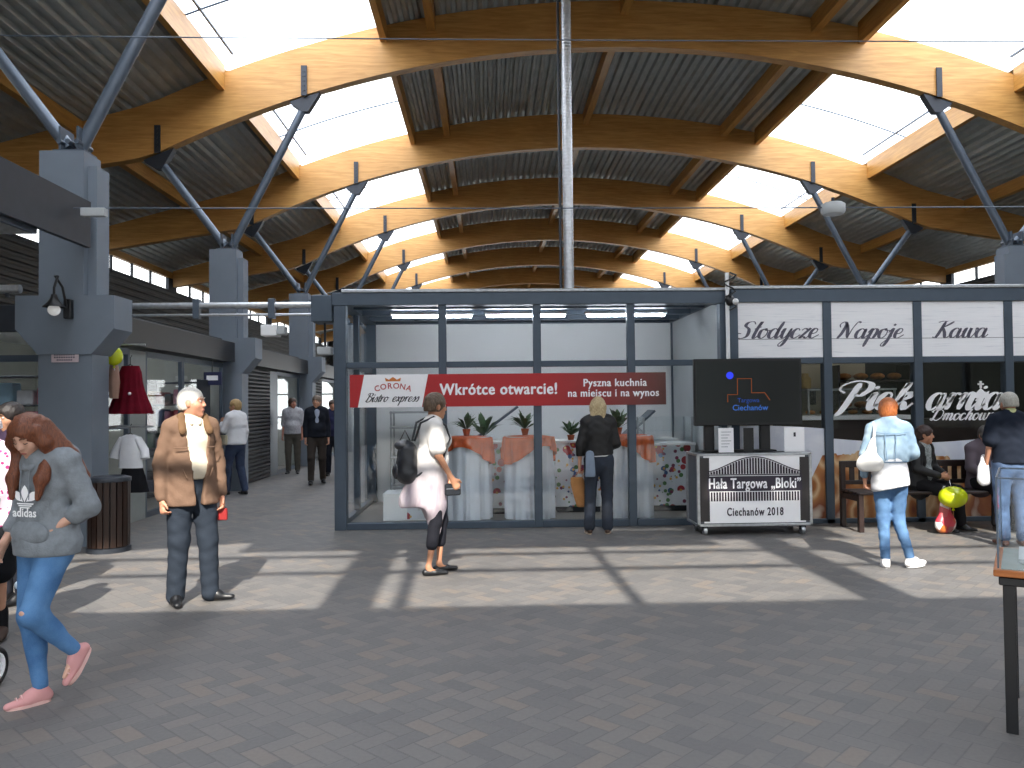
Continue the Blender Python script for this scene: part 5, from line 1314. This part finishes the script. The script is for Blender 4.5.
# ---- 2. man in brown jacket
g = G(191, 602)
def man():
    p = Fig('elderly white-haired man in tan jacket standing in the sunlight near the shops', (g.x, g.y, 0), 140, H=1.71, h=.010, hyaw=-48, hpitch=3, skin='C98F74',
            elR=(.23, -.03, 1.11), wrR=(.235, .03, .84), elL=(-.23, -.03, 1.11), wrL=(-.23, .04, .84), anR=(.12, .0, .09), ftR=(.25, .96, 0), anL=(-.13, .06, .09), knL=(-.115, .05, .5), ftL=(-.8, .6, 0))
    p.brow = mat('grey brow', 'B0ACA4'); J = p.J
    p.body((1.0, .8), fat=.004, belly=.02)
    M_shirt = mat('cream shirt', 'D8CDB8', .85, var=.05, bump=.2)
    def sh(S): p.torso(S, .008, 0, .025); S.cone((0, -.01, 1.44), (0, .01, 1.475), .066, .062, .02)
    p.part('shirt', M_shirt, sh, fold=.003, cut=lambda x, y, z: .98-z)
    p.part('collar', M_shirt, lambda S: [S.cone((q*.055, .03, 1.475), (q*.03, .10, 1.42), .022, .014, .01, (V3(0, 1, 0), 1.6)) for q in (-1, 1)], .007)
    p.part('shirt_buttons', M_pwhite, lambda S: [S.ell((0, .122+.02*math.sin((1.42-z)*4), z), (.008, .005, .008)) for z in (1.36, 1.28, 1.2, 1.12)], .006) if False else None
    M_jk = mat('tan jacket', '70594A', .85, var=.07, scale=14, bump=.2)
    def jk(S):
        p.torso(S, .020, 0, .02)
        S.cone((0, 0, .80), (0, 0, 1.1), .216, .185, .04, (V3(0, 1, 0), 1.3))
        for q in 'RL': p.arm(S, q, .019, .97, .004)
        S.cone((0, -.03, 1.43), (0, -.02, 1.47), .088, .074, .02)
    def openv(x, y, z): return np.minimum(np.minimum(.028+.065*np.clip((z-.85)/.55, 0, 1)-np.abs(x+.012), y-.02), .2)
    p.part('jacket', M_jk, jk, fold=.006, seed=8, cut=[lambda x, y, z: .775-z, openv])
    def lapel(S):
        for q in (-1, 1): S.cone((q*.09, .03, 1.47), (q*.105, .115, 1.36), .035, .03, .02, (V3(0, 1, 0), 1.8)); S.cone((q*.09, .03, 1.47), (q*.05, -.07, 1.47), .03, .03, .02)
    p.part('jacket_collar', mat('tan collar', '69513B', .85), lapel, .008)
    for q in (-1, 1):
        p.tube('seam', M_jk, [(q*.07, .152, 1.235), (q*.12, .139, 1.235), (q*.17, .105, 1.235)], .004)
        p.tube('pocket_seam', M_jk, [(q*.09, .16, 1.0), (q*.12, .15, 1.07)], .005)
    M_tr = mat('navy grey trousers', '2A313B', .85, var=.1, bump=.2)
    p.trousers(M_tr, .022, .012, .006, 1.03, seed=4)
    p.shoes(M_black, None, .002)
    M_hr = hairmat('white hair', 'B9B5AC', 'E4E1DA')
    p.hairball(M_hr, .006, low=-.055, amp=.002)
    # small red purse in the far hand
    t = thing('pouch', 'small red pouch held in the old man\'s far hand', 'pouch', p.root.matrix_world @ Vector((0, 0, 0)) if False else (0, 0, 0))
    w = J['wrL']+V3(0, .02, -.10); c, s_ = math.cos(p.root.rotation_euler[2]), math.sin(p.root.rotation_euler[2]); w = w*p.k
    t.location = (g.x+w[0]*c-w[1]*s_, g.y+w[0]*s_+w[1]*c, w[2]-.03); MB().bbox(-.04, .04, -.015, .015, -.08, .02, .008).build('pouch_body', mat('red pouch', '8E2323', .5), t); MB().tube([(-.03, 0, .02), (0, 0, .05), (.03, 0, .02)], .004, 6).build('strap', M_black, t)
man()
def world(p, v):
    c, s_ = math.cos(p.root.rotation_euler[2]), math.sin(p.root.rotation_euler[2]); w = np.array(v)*p.k; L = p.root.location
    return Vector((L.x+w[0]*c-w[1]*s_, L.y+w[0]*s_+w[1]*c, w[2]+L.z))

# ---- 3. woman in white tunic with backpack
g = G(432, 574)
def tunic_woman():
    p = Fig('woman in a white lilac tunic with a black backpack walking past the stall', (g.x, g.y, 0), 72, H=1.66, h=.010, hyaw=-8, hpitch=-3, skin='B98567',
            che=(0, .02, 1.28), nek=(0, .02, 1.46), hed=(0, .05, 1.58), elR=(.2, .02, 1.13), wrR=(.19, .15, .91), elL=(-.2, .03, 1.14), wrL=(-.16, .16, .93),
            knR=(.08, .02, .5), anR=(.07, -.05, .085), ftR=(.05, 1, 0), knL=(-.08, .12, .5), anL=(-.08, .09, .085), ftL=(-.05, 1, 0))
    p.brow = mat('brown brow', '5A4030'); J = p.J
    p.body((.7, .9), bust=.05, belly=.01)
    t = NT('white lilac tunic cloth'); s = t.n('SeparateXYZ', i_Vector=t.obj()); nz = t.n('TexNoise', i_Vector=t.n('Mapping', i_Vector=t.obj(), i_Scale=(30, 30, 4)).outputs[0], i_Scale=1.0)
    f = t.n('MapRange', i_Value=s.outputs[2], i_From_Min=1.1, i_From_Max=.8).outputs[0]
    c = t.mix(t.math('MULTIPLY', f, t.math('ADD', .4, nz.outputs[0])), srgb('D6D3D0'), srgb('A99CA6')); M_t = t.done(t.n('BsdfPrincipled', i_Base_Color=c, i_Roughness=.9))
    def tn(S):
        p.torso(S, .012, .01, .02, .15)
        for q in 'RL': p.arm(S, q, .02, .38, .010)
        S.cone((0, 0, 1.1), (0, -.02, .68), .15, .18, .05, (V3(0, 1, 0), 1.15)); S.cone((0, -.05, 1.05), (.02, -.24, .68), .11, .09, .05); S.cone((0, 0, .85), (.05, .03, .34), .14, .055, .05)
    def hem(x, y, z): return (.64-.32*np.exp(-((y-.02)/.08)**2)+.25*np.abs(x-.06))-z
    p.part('tunic', M_t, tn, fold=.008, seed=11, cut=hem, ff=(8, 8, 5))
    p.trousers(mat('black leggings', '1E1F26', .8, var=.1), .002, .006, .002, .76, name='leggings', waist=1.0)
    p.shoes(M_black, None, -.001, low=True, name='ballet_flat')
    p.hairball(hairmat('short brown grey hair', '3A2C22', '6E5C4A'), .014, low=-.05, amp=.006)
    # backpack is worn: its own thing
    t = thing('backpack', 'small black leather backpack worn by the woman in the white tunic', 'backpack', p.root.location, p.root.rotation_euler[2])
    M_l = mat('black leather', '1C1F25', .38, var=.2, bump=.3, bscale=25)
    S = SDF((-.25, -.5, .8), (.25, .1, 1.5), .009); S.cone((-.03, -.24, .97), (-.03, -.23, 1.17), .11, .09, .03, (V3(0, 1, 0), 1.1)); S.cone((.04, -.24, .97), (.04, -.23, 1.17), .11, .09, .03, (V3(0, 1, 0), 1.1)); S.folds(.004, (9, 9, 12), 2); S.mesh('bag_body', M_l, t, p.k)
    S = SDF((-.25, -.5, .8), (.25, .1, 1.5), .008); S.ell((0, -.335, .98), (.075, .035, .075), None, .02); S.mesh('front_pocket', M_l, t, p.k)
    S = SDF((-.25, -.5, .8), (.25, .1, 1.5), .008); S.ell((0, -.26, 1.22), (.10, .09, .055), None, .02); S.folds(.004, (15, 15, 12), 1); S.mesh('flap', M_l, t, p.k)
    b = MB().tube([np.array(v)*p.k for v in ((0, -.2, 1.26), (.0, -.25, 1.36), (0, -.3, 1.26))], .007, 8); b.build('top_handle', M_l, t)
    for q in (-1, 1): MB().tube([np.array(v)*p.k for v in ((q*.05, -.17, 1.26), (q*.09, -.12, 1.43), (q*.11, .0, 1.485), (q*.12, .115, 1.40), (q*.125, .15, 1.28), (q*.17, .07, 1.10), (q*.10, -.17, .93))], .011, 8).build('shoulder_strap', M_l, t)
    w = world(p, J['wrR']+V3(-.02, .03, -.10)); t = thing('purse', 'black purse in the hand of the woman in the white tunic', 'purse', w, p.root.rotation_euler[2]); MB().bbox(-.03, .01, -.09, .06, -.06, .05, .012).build('purse_body', M_l, t); MB().box(.01, .013, -.08, .05, .0, .006).build('zip', M_galv, t)
tunic_woman()

# ---- 4. woman in black jacket seen from behind
g = G(594, 534)
def black_woman():
    p = Fig('blonde woman in black jacket and dark jeans seen from behind, looking into the stall', (g.x+.07, min(g.y, 9.72), 0), 2, H=1.62, h=.010, hyaw=8, hpitch=-6, skin='C99A80',
            elL=(-.23, -.02, 1.12), wrL=(-.24, .02, .87), elR=(.215, .0, 1.13), wrR=(.14, .17, 1.05), anL=(-.13, 0, .09), knL=(-.11, .02, .5), anR=(.10, .02, .09))
    J = p.J; p.body((.8, 1.2))
    M_k = mat('black jacket cloth', '0C0C0E', .65, var=.2, bump=.2)
    def jk(S):
        p.torso(S, .03, .0)
        for q in 'RL': p.arm(S, q, .022, .97)
        S.cone((0, 0, 1.0), (0, 0, 1.15), .165, .165, .04, (V3(0, 1, 0), 1.35)); S.cone((0, -.03, 1.44), (0, -.02, 1.48), .075, .066, .02)
    p.part('jacket', M_k, jk, fold=.006, seed=3, cut=lambda x, y, z: .985+.05*x-z)
    p.part('white_hem', M_wfab, lambda S: S.cone((0, 0, .98), (0, 0, 1.0), .162, .162, .02, (V3(0, 1, 0), 1.35)), cut=[lambda x, y, z: .965-z, lambda x, y, z: z-1.0])
    p.trousers(denim('dark jeans', '10141F', '1A2233'), .014, .02, .004, .99, name='jeans')
    p.shoes(mat('brown shoe', '4B3526', .5), mat('pale sole', 'B8A690', .6), -.002)
    M_b = hairmat('blonde hair', '8F7A56', 'CDBB94')
    def ex(S):
        for q in (-1, 0, 1): S.cone(p.H(-.05, q*.05, .0), p.H(-.065, q*.055, -.15), .06, .038, .03)
    p.hairball(M_b, .012, low=-.20, amp=.006, extra=ex)
    t = thing('paper_bag', 'brown paper bag in the hand of the woman in the black jacket', 'bag', world(p, J['wrL']+V3(-.0, .04, -.10)), R(15))
    S = SDF((-.2, -.12, -.5), (.2, .12, .1), .008); S.cone((-.03, 0, -.12), (.03, 0, -.36), .09, .085, .0, (V3(0, 1, 0), 2.0)); S.cone((-.06, 0, -.08), (.06, 0, -.36), .06, .06, 0, (V3(0, 1, 0), 1.6)); S.folds(.003, (7, 7, 8), 4); S.cut(lambda x, y, z: np.maximum(z+.06, -.42-z)); S.mesh('bag_body', mat('kraft paper', 'A9794C', .8, bump=.3), t)
    for y in (-.03, .03): MB().tube([(-.05, y, -.07), (-.03, y*.4, .0), (.03, y*.4, .0), (.05, y, -.07)], .004, 6).build('handle', mat('kraft paper', 'A9794C'), t)
    t = thing('scarf', 'grey blue scarf hanging at the hip of the woman in black', 'scarf', world(p, (-.125, -.14, 1.0)), 0)
    S = SDF((-.12, -.1, -.33), (.12, .1, .08), .008); S.cone((0, .0, 0), (.0, -.01, -.24), .05, .062, .02, (V3(0, 1, 0), 1.8)); S.folds(.004, (14, 14, 3), 2); S.cut(lambda x, y, z: -.26-z); S.mesh('scarf_cloth', mat('grey blue cloth', '7A8798', .85, bump=.3), t)
black_woman()

# ---- 5. woman in denim jacket
g = G(892, 567)
def denim_woman():
    p = Fig('orange-haired woman in pale denim jacket and jeans walking away in the sun', (g.x, g.y, 0), 22, H=1.57, h=.010, hyaw=12, hpitch=-2, skin='C08A6E',
            elL=(-.235, -.05, 1.14), wrL=(-.235, .0, .90), elR=(.225, .0, 1.15), wrR=(.15, .16, 1.08),
            hiL=(-.085, 0, .92), knL=(-.07, .03, .5), anL=(-.06, -.03, .085), ftL=(0, 1, 0), knR=(.07, .05, .5), anR=(.17, .0, .10), ftR=(.75, .65, .05))
    J = p.J; p.body((.5, .8), hip=.01)
    M_d = denim('pale denim', '6C869D', '98ADBD')
    def jk(S):
        p.torso(S, .02)
        for q in 'RL': p.arm(S, q, .016, .93, .004)
        S.cone((0, 0, 1.08), (0, 0, 1.2), .16, .158, .04, (V3(0, 1, 0), 1.35)); S.cone((0, -.03, 1.43), (0, -.03, 1.475), .085, .08, .02)
    p.part('denim_jacket', M_d, jk, fold=.006, seed=6, cut=lambda x, y, z: np.minimum(1.05-z, .30-np.abs(x)) if False else np.where(np.abs(x) < .2, 1.05-z, -.5)) if False else p.part('denim_jacket', M_d, jk, fold=.006, seed=6, cut=lambda x, y, z: np.minimum(1.06-z, .205-np.abs(x)))
    for q in (-1, 1): p.tube('back_seam', mat('denim stitch', '6F8AA3', .9), [(q*.05, -.145, 1.36), (q*.045, -.153, 1.2), (q*.035, -.15, 1.08)], .004)
    p.tube('yoke_seam', mat('denim stitch', '6F8AA3'), [(-.16, -.105, 1.37), (-.08, -.142, 1.36), (0, -.152, 1.355), (.08, -.142, 1.36), (.16, -.105, 1.37)], .004)
    p.tube('waistband', mat('denim stitch', '6F8AA3'), [(-.15, -.085, 1.075), (-.08, -.138, 1.07), (0, -.152, 1.07), (.08, -.138, 1.07), (.15, -.085, 1.075)], .006)
    def sh(S): S.cone((0, 0, .82), (0, 0, 1.1), .178, .155, .04, (V3(0, 1, 0), 1.25)); S.cone((0, -.03, .85), (.0, -.03, .95), .165, .16, .04, (V3(0, 1, 0), 1.1))
    p.part('white_shirt', M_wfab, sh, fold=.005, seed=2, cut=lambda x, y, z: .775+.06*np.sin(5*x+.5)-z)
    p.part('shirt_collar', M_wfab, lambda S: S.cone((0, -.015, 1.47), (0, .0, 1.5), .068, .062, .02), .008)
    p.trousers(denim('mid blue jeans', '34577F', '5B82AB'), .004, .004, .006, .98, name='jeans')
    p.shoes(mat('white sneaker', 'E6E4E4', .6, var=.03), mat('white sole', 'DADADA', .6), .004)
    p.hairball(hairmat('orange hair', '8A4420', 'B8703A'), .012, low=-.075, amp=.005, back=.005)
    t = thing('shoulder_bag', 'white shoulder bag carried by the woman in the denim jacket', 'bag', world(p, (-.20, -.14, 1.16)), -R(22))
    S = SDF((-.2, -.15, -.25), (.2, .15, .3), .008); S.cone((-.04, 0, -.10), (.05, 0, -.10), .075, .075, .02, (V3(0, 1, 0), 1.7)); S.cone((0, 0, -.08), (.04, 0, .12), .07, .025, .03, (V3(0, 1, 0), 1.7)); S.folds(.003, (9, 9, 9), 1); S.mesh('bag_body', mat('white leather', 'DEDCD8', .55, var=.04), t)
    MB().tube([(.04, 0, .12), (.055, .03, .22), (.05, .1, .28)], .012, 8).build('strap', mat('white leather', 'DEDCD8'), t)
denim_woman()
# ---- 6. seated woman with balloon
sx_ = P(925, 480, 9.5).x
def seated():
    p = Fig('dark-haired person in black jacket seated on the bench, holding a balloon', (sx_, 9.62, 0), 145, H=1.56, h=.010, hyaw=-22, hpitch=-2, skin='B98468',
            pel=(0, .0, .60), wai=(0, -.01, .73), che=(0, .02, .93), nek=(0, .05, 1.11), hed=(0, .08, 1.235), shR=(.155, .04, 1.05), elR=(.215, .08, .80), wrR=(.10, .30, .72), hdR=(-.7, .6, -.15),
            shL=(-.155, .04, 1.05), elL=(-.215, .08, .80), wrL=(-.1, .30, .70), hdL=(.7, .6, -.15), hiR=(.09, .02, .58), knR=(.11, .42, .52), anR=(.10, .36, .09), hiL=(-.09, .02, .58), knL=(-.13, .42, .52), anL=(-.16, .44, .09))
    J = p.J; p.body((1.1, 1.1), belly=.03, fat=.006)
    def sh(S): p.torso(S, .006, 0, .03)
    p.part('patterned_top', mat('grey patterned top', '8E9494', .85, var=.45, scale=45), sh, fold=.003)
    def jk(S):
        p.torso(S, .03, .01, .01)
        for q in 'RL': p.arm(S, q, .024, .97)
        S.cone(J['pel']-V3(0, .0, .02), J['wai'], .19, .17, .04, (V3(0, 1, 0), 1.25)); S.cone(J['nek']-V3(0, .05, 0), J['nek']+V3(0, -.02, .01), .08, .07, .02)
    p.part('jacket', mat('black jacket cloth', '0F0F11'), jk, fold=.005, seed=9, cut=lambda x, y, z: np.minimum(.055+.05*np.clip((z-.6)/.5, 0, 1)-np.abs(x), y-.04))
    p.trousers(mat('black trousers', '1C1B1D', .85, var=.15), .018, .012, .004, .98, waist=.70)
    p.shoes(M_black, None, .002)
    p.hairball(hairmat('dark hair', '1E1210', '3E2620'), .014, low=-.07, amp=.005)
    bp = P(953, 497, 9.1)
    balloon(bp, .135, 'yellow green balloon held by the person seated on the bench', (1.18, 1.0, .92), tail=(world(p, J['wrL']+V3(.05, .05, 0))-bp), m=mat('yellow green balloon', 'C4D21E'))
seated()
bp = P(945, 515, 9.2)
t = thing('carrier_bag', 'colourful plastic carrier bag hanging before the seated person\'s knees', 'bag', (bp.x, bp.y, 0.01), .3)
tt = NT('colourful bag print'); v = tt.n('TexVoronoi', i_Vector=tt.obj(), i_Scale=11.0); wq = tt.n('TexWhiteNoise', i_Vector=v.outputs['Color'], noise_dimensions='3D')
M_cb = tt.done(tt.n('BsdfPrincipled', i_Base_Color=tt.ramp(wq.outputs[0], [(.1, 'C23B4A'), (.35, 'E2D9CE'), (.5, '6A3570'), (.65, 'D98B3A'), (.8, 'B92B36'), (.95, 'E8E4E0')]), i_Roughness=.4))
S = SDF((-.2, -.15, -.02), (.2, .15, .5), .009); S.cone((-.04, 0, .1), (.04, 0, .1), .105, .105, .02, (V3(0, 1, 0), 1.6)); S.cone((0, 0, .12), (0, 0, .38), .10, .06, .03, (V3(0, 1, 0), 1.8)); S.folds(.005, (9, 9, 5), 3); S.cut(lambda x, y, z: .004-z); S.mesh('bag_body', M_cb, t)
for x in (-.04, .04): MB().tube([(x, 0, .40), (x*.8, 0, .5), (x*.2, 0, .54)], .008, 6).build('handle', M_wfab, t)

# ---- 7. man in navy shirt and grey cap at right
g = G(1013, 546)
def navy_man():
    p = Fig('grey-haired man in dark navy shirt and jeans standing at the right edge', (g.x, g.y, 0), 10, H=1.62, h=.010, hyaw=-5, hpitch=-4, skin='B5836A', elL=(-.225, -.02, 1.14), wrL=(-.225, .06, .95), elR=(.225, -.02, 1.14), wrR=(.22, .1, .95))
    J = p.J; p.body((.8, .8), belly=.05, hip=.01)
    def tp(S):
        p.torso(S, .028, .01, .04); S.cone((0, 0, .95), (0, 0, 1.1), .18, .18, .04, (V3(0, 1, 0), 1.25))
        for q in 'RL': p.arm(S, q, .03, .42, .01)
    p.part('navy_shirt', mat('navy shirt cloth', '1A202C', .85, var=.12), tp, fold=.005, seed=12, cut=lambda x, y, z: .92-z)
    p.part('shirt_collar', mat('lime collar', 'B4B98A', .8), lambda S: S.cone((0, -.02, 1.47), (0, -.01, 1.485), .072, .07, .02), .008)
    p.trousers(denim('worn blue jeans', '2C3E5C', '4C6488'), .02, .01, .005, .98, name='jeans'); p.shoes(mat('brown leather shoe', '6E4A3E', .6), None, .003)
    p.hairball(hairmat('grey hair', '8C8A82', 'B9B6AC'), .010, low=-.04, amp=.003)
    t = thing('plastic_bag', 'white plastic bag in the hand of the man in the navy shirt', 'bag', world(p, J['wrL']+V3(-.02, .03, -.09)), 0)
    S = SDF((-.15, -.12, -.5), (.15, .12, .3), .009); S.cone((0, 0, .12), (0, 0, -.02), .03, .05, .02, (V3(0, 1, 0), 1.4)); S.cone((0, 0, -.02), (0, 0, -.12), .07, .075, .03, (V3(0, 1, 0), 1.4)); S.folds(.004, (10, 10, 6), 5); S.mesh('bag_body', mat('white plastic film', 'DCDDE0', .4), t)
    t = thing('tote_bag', 'bright red bag hanging on the right side of the man in the navy shirt', 'bag', world(p, (.25, .06, .42)), 0)
    S = SDF((-.15, -.12, -.1), (.15, .12, .5), .009); S.cone((0, 0, .05), (0, 0, .28), .10, .085, .0, (V3(0, 1, 0), 2)); S.folds(.004, (8, 8, 5), 5); S.mesh('bag_body', mat('bright red cloth', 'D03A4E', .7), t)
    MB().tube([(-.04, 0, .33), (0, .02, .44), (.04, 0, .33)], .006, 6).build('handle', mat('bright red cloth', 'D03A4E'), t)
navy_man()
bp = P(981, 468, 9.45)
def coat_person():
    p = Fig('person in a mauve grey coat seated at the right end of the bench, mostly hidden', (bp.x+.12, 9.66, 0), 170, H=1.6, h=.013, hyaw=20, hpitch=-25, skin='B98468',
            pel=(0, .0, .60), wai=(0, -.01, .73), che=(0, .02, .92), nek=(0, .06, 1.08), hed=(0, .11, 1.19), shR=(.17, .04, 1.02), elR=(.22, .08, .78), wrR=(.10, .28, .68), hdR=(-.5, .8, -.15),
            shL=(-.17, .04, 1.02), elL=(-.22, .08, .78), wrL=(-.1, .28, .68), hdL=(.5, .8, -.15), hiR=(.09, .02, .58), knR=(.10, .40, .52), anR=(.10, .36, .09), hiL=(-.09, .02, .58), knL=(-.10, .40, .52), anL=(-.1, .36, .09))
    p.body((.9, .9))
    def jk(S):
        p.torso(S, .028, .02, .02)
        for q in 'RL': p.arm(S, q, .022, .97)
    p.part('coat', mat('mauve grey coat', '5F565E', .85), jk, fold=.004); p.trousers(mat('black trousers', '1C1B1D'), .016, .01, .004, .98, waist=.70); p.shoes(M_black); p.hairball(hairmat('dark grey hair', '3A3634', '5A5450'), .012, amp=.004)
coat_person()

# ---- people down the left aisle
def aisle(label, px, py, face, H, top, topcol, botcol, hair, seed, Y=None, skin='C08C70', sleeve=.97, long=.90, **kw):
    q = G(px, py); p = Fig(label, (q.x, q.y, 0), face, H=H, h=.013, skin=skin, **kw); p.body((.7, .7))
    def jk(S):
        p.torso(S, .028, .01, .015); S.cone((0, 0, .95), (0, 0, 1.1), .175, .165, .04, (V3(0, 1, 0), 1.3))
        for k in 'RL': p.arm(S, k, .024, sleeve)
    p.part(top, topcol, jk, fold=.005, seed=seed, cut=lambda x, y, z: long-z); p.trousers(botcol, .016, .008, .004, .98, seed=seed); p.shoes(M_black, None, .002)
    p.hairball(hair, .012, amp=.004); return p
p = aisle('blonde woman in white jacket and navy jeans beside the second column', 236, 495, -60, 1.68, 'white_jacket', M_wfab, denim('navy jeans', '1C2740', '2C3C5C'), hairmat('dark blonde hair', '8A7048', 'B89A68'), 21, hyaw=-25, elL=(-.22, .08, 1.16), wrL=(-.1, .24, 1.28), hdL=(.3, .3, .9), anR=(.1, -.12, .09), knR=(.1, 0, .5), anL=(-.1, .12, .09), knL=(-.1, .1, .5))
t = thing('handbag', 'small pale handbag on a strap worn by the woman in the white jacket', 'bag', world(p, (-.20, .12, 1.0)), p.root.rotation_euler[2]); MB().bbox(-.03, .03, -.12, .10, -.1, .08, .02).build('bag_body', mat('pale leather', 'B9B49A', .6), t); MB().tube([(0, 0, .08), (.1, -.06, .3), (.30, -.1, .44)], .008, 6).build('strap', M_dark, t)
p = aisle('stout man in a pale checked shirt and khaki trousers far down the aisle', 293, 474, 175, 1.74, 'checked_shirt', mat('pale checked shirt', 'A8A9AE', .85, var=.2, scale=30), mat('khaki trousers', '55524B', .85), hairmat('dark brown hair', '2A1E18', '4A382C'), 22, sleeve=.5, hyaw=-30, skin='A8705A')
p = aisle('man in dark open jacket and brown trousers walking toward the camera in the aisle', 317, 484, 165, 1.76, 'dark_jacket', mat('dark jacket cloth', '1B1E26', .8), mat('brown trousers', '3A3430', .85), hairmat('grey brown hair', '5A4C40', '7C6E60'), 23, hyaw=20, anR=(.12, .14, .09), knR=(.11, .12, .5), anL=(-.12, -.12, .09), knL=(-.1, .02, .5))
p.part('light_shirt', mat('light blue shirt', '9AA3B5', .85), lambda S: S.cone((0, .12, 1.08), (0, .11, 1.40), .045, .05, .02, (V3(0, 1, 0), 1.6)), .011)
p = aisle('person in navy vest and white sleeves at the stall corner down the aisle', 333, 476, 170, 1.68, 'navy_vest', mat('navy red vest', '2A2C48', .8, var=.4, scale=9), mat('dark trousers', '22242C', .85), hairmat('dark brown hair 2', '2A1E18', '4A382C'), 24, sleeve=.45)

# ---- people at the left edge
def edge_person():
    q = G(4, 640); p = Fig('person in magenta patterned top, white hat and dark shorts at the left edge', (q.x-.12, q.y, 0), 170, H=1.52, h=.012, hyaw=10, hpitch=-10, skin='B08268', anR=(.1, .0, .09), ftR=(-.1, 1, 0))
    p.body((.6, .6))
    def jk(S):
        p.torso(S, .03, .02, .03)
        for k in 'RL': p.arm(S, k, .026, .9)
        S.cone((0, 0, .9), (0, 0, 1.1), .185, .17, .04, (V3(0, 1, 0), 1.25))
    t = NT('magenta patterned cloth'); v = t.n('TexVoronoi', i_Vector=t.obj(), i_Scale=26.0); c = t.mix(t.math('GREATER_THAN', v.outputs['Distance'], .35), srgb('A03070'), srgb('D8C8D2'))
    p.part('patterned_top', t.done(t.n('BsdfPrincipled', i_Base_Color=c, i_Roughness=.85)), jk, fold=.004, cut=lambda x, y, z: .85-z)
    p.trousers(mat('dark shorts cloth', '191A1E', .85), .03, .02, .004, .46, name='shorts'); p.shoes(mat('brown worn shoe', '3B2A22', .7), None, .004)
    for k in 'RL': a = p.J['an'+k]; p.part('sock', M_bfab, lambda S: S.cone(a-V3(0, 0, .03), a+V3(0, 0, .12), .044, .044, .01), .008, lo=a-.15, hi=a+.25)
    p.hairball(M_wfab, .016, low=.0, amp=.001, name='white_hat')
edge_person()
def behind():
    q = P(16, 560, 6.6); p = Fig('dark-haired person half hidden behind the girl in the hoodie', (q.x-.03, 6.6, 0), -150, H=1.60, h=.013, hpitch=-8, skin='B08268')
    p.body((.6, .6))
    def jk(S):
        p.torso(S, .024)
        for k in 'RL': p.arm(S, k, .02, .95)
    p.part('dark_top', mat('dark violet top', '33283A', .85), jk, fold=.004, cut=lambda x, y, z: .9-z); p.trousers(mat('dark trousers', '22242C'), .01, .0, .003); p.shoes(M_black); p.hairball(hairmat('black hair', '120E0E', '2A2220'), .014, amp=.004)
behind()

# ------------------------------------------------------------------ light
w = bpy.data.worlds.new('world'); SC.world = w; w.use_nodes = True; nt = w.node_tree; nt.nodes.clear()
bg = nt.nodes.new('ShaderNodeBackground'); wo = nt.nodes.new('ShaderNodeOutputWorld'); nt.links.new(bg.outputs[0], wo.inputs[0])
tc = nt.nodes.new('ShaderNodeTexCoord'); sp = nt.nodes.new('ShaderNodeSeparateXYZ'); rp = nt.nodes.new('ShaderNodeValToRGB'); nt.links.new(tc.outputs['Generated'], sp.inputs[0]); nt.links.new(sp.outputs[2], rp.inputs[0]); nt.links.new(rp.outputs[0], bg.inputs[0])
rp.color_ramp.elements[0].color = (1, 1, 1, 1); rp.color_ramp.elements[0].position = .1; rp.color_ramp.elements[1].color = (.78, .88, 1, 1); rp.color_ramp.elements[1].position = .8
bg.inputs[1].default_value = 3.9
sd_ = bpy.data.lights.new('sun', 'SUN'); sd_.energy = 9; sd_.angle = R(.6); sd_.color = (1, .94, .84)
so = bpy.data.objects.new('sun', sd_); COL.objects.link(so); so.location = (0, -20, 30)
az, el = R(1.4), R(42); d = Vector((-math.sin(az)*math.cos(el), math.cos(az)*math.cos(el), -math.sin(el))); so.rotation_euler = d.to_track_quat('-Z', 'Y').to_euler()
SC.view_settings.view_transform = 'Standard'; SC.view_settings.look = 'None'; SC.view_settings.gamma = 1; SC.view_settings.exposure = .2
try: SC.view_settings.use_curve_mapping = False
except Exception: pass
SC.cycles.max_bounces = 8; SC.cycles.transparent_max_bounces = 16; SC.cycles.diffuse_bounces = 5; SC.cycles.sample_clamp_indirect = 6; SC.cycles.use_denoising = True; SC.cycles.caustics_reflective = False; SC.cycles.caustics_refractive = False
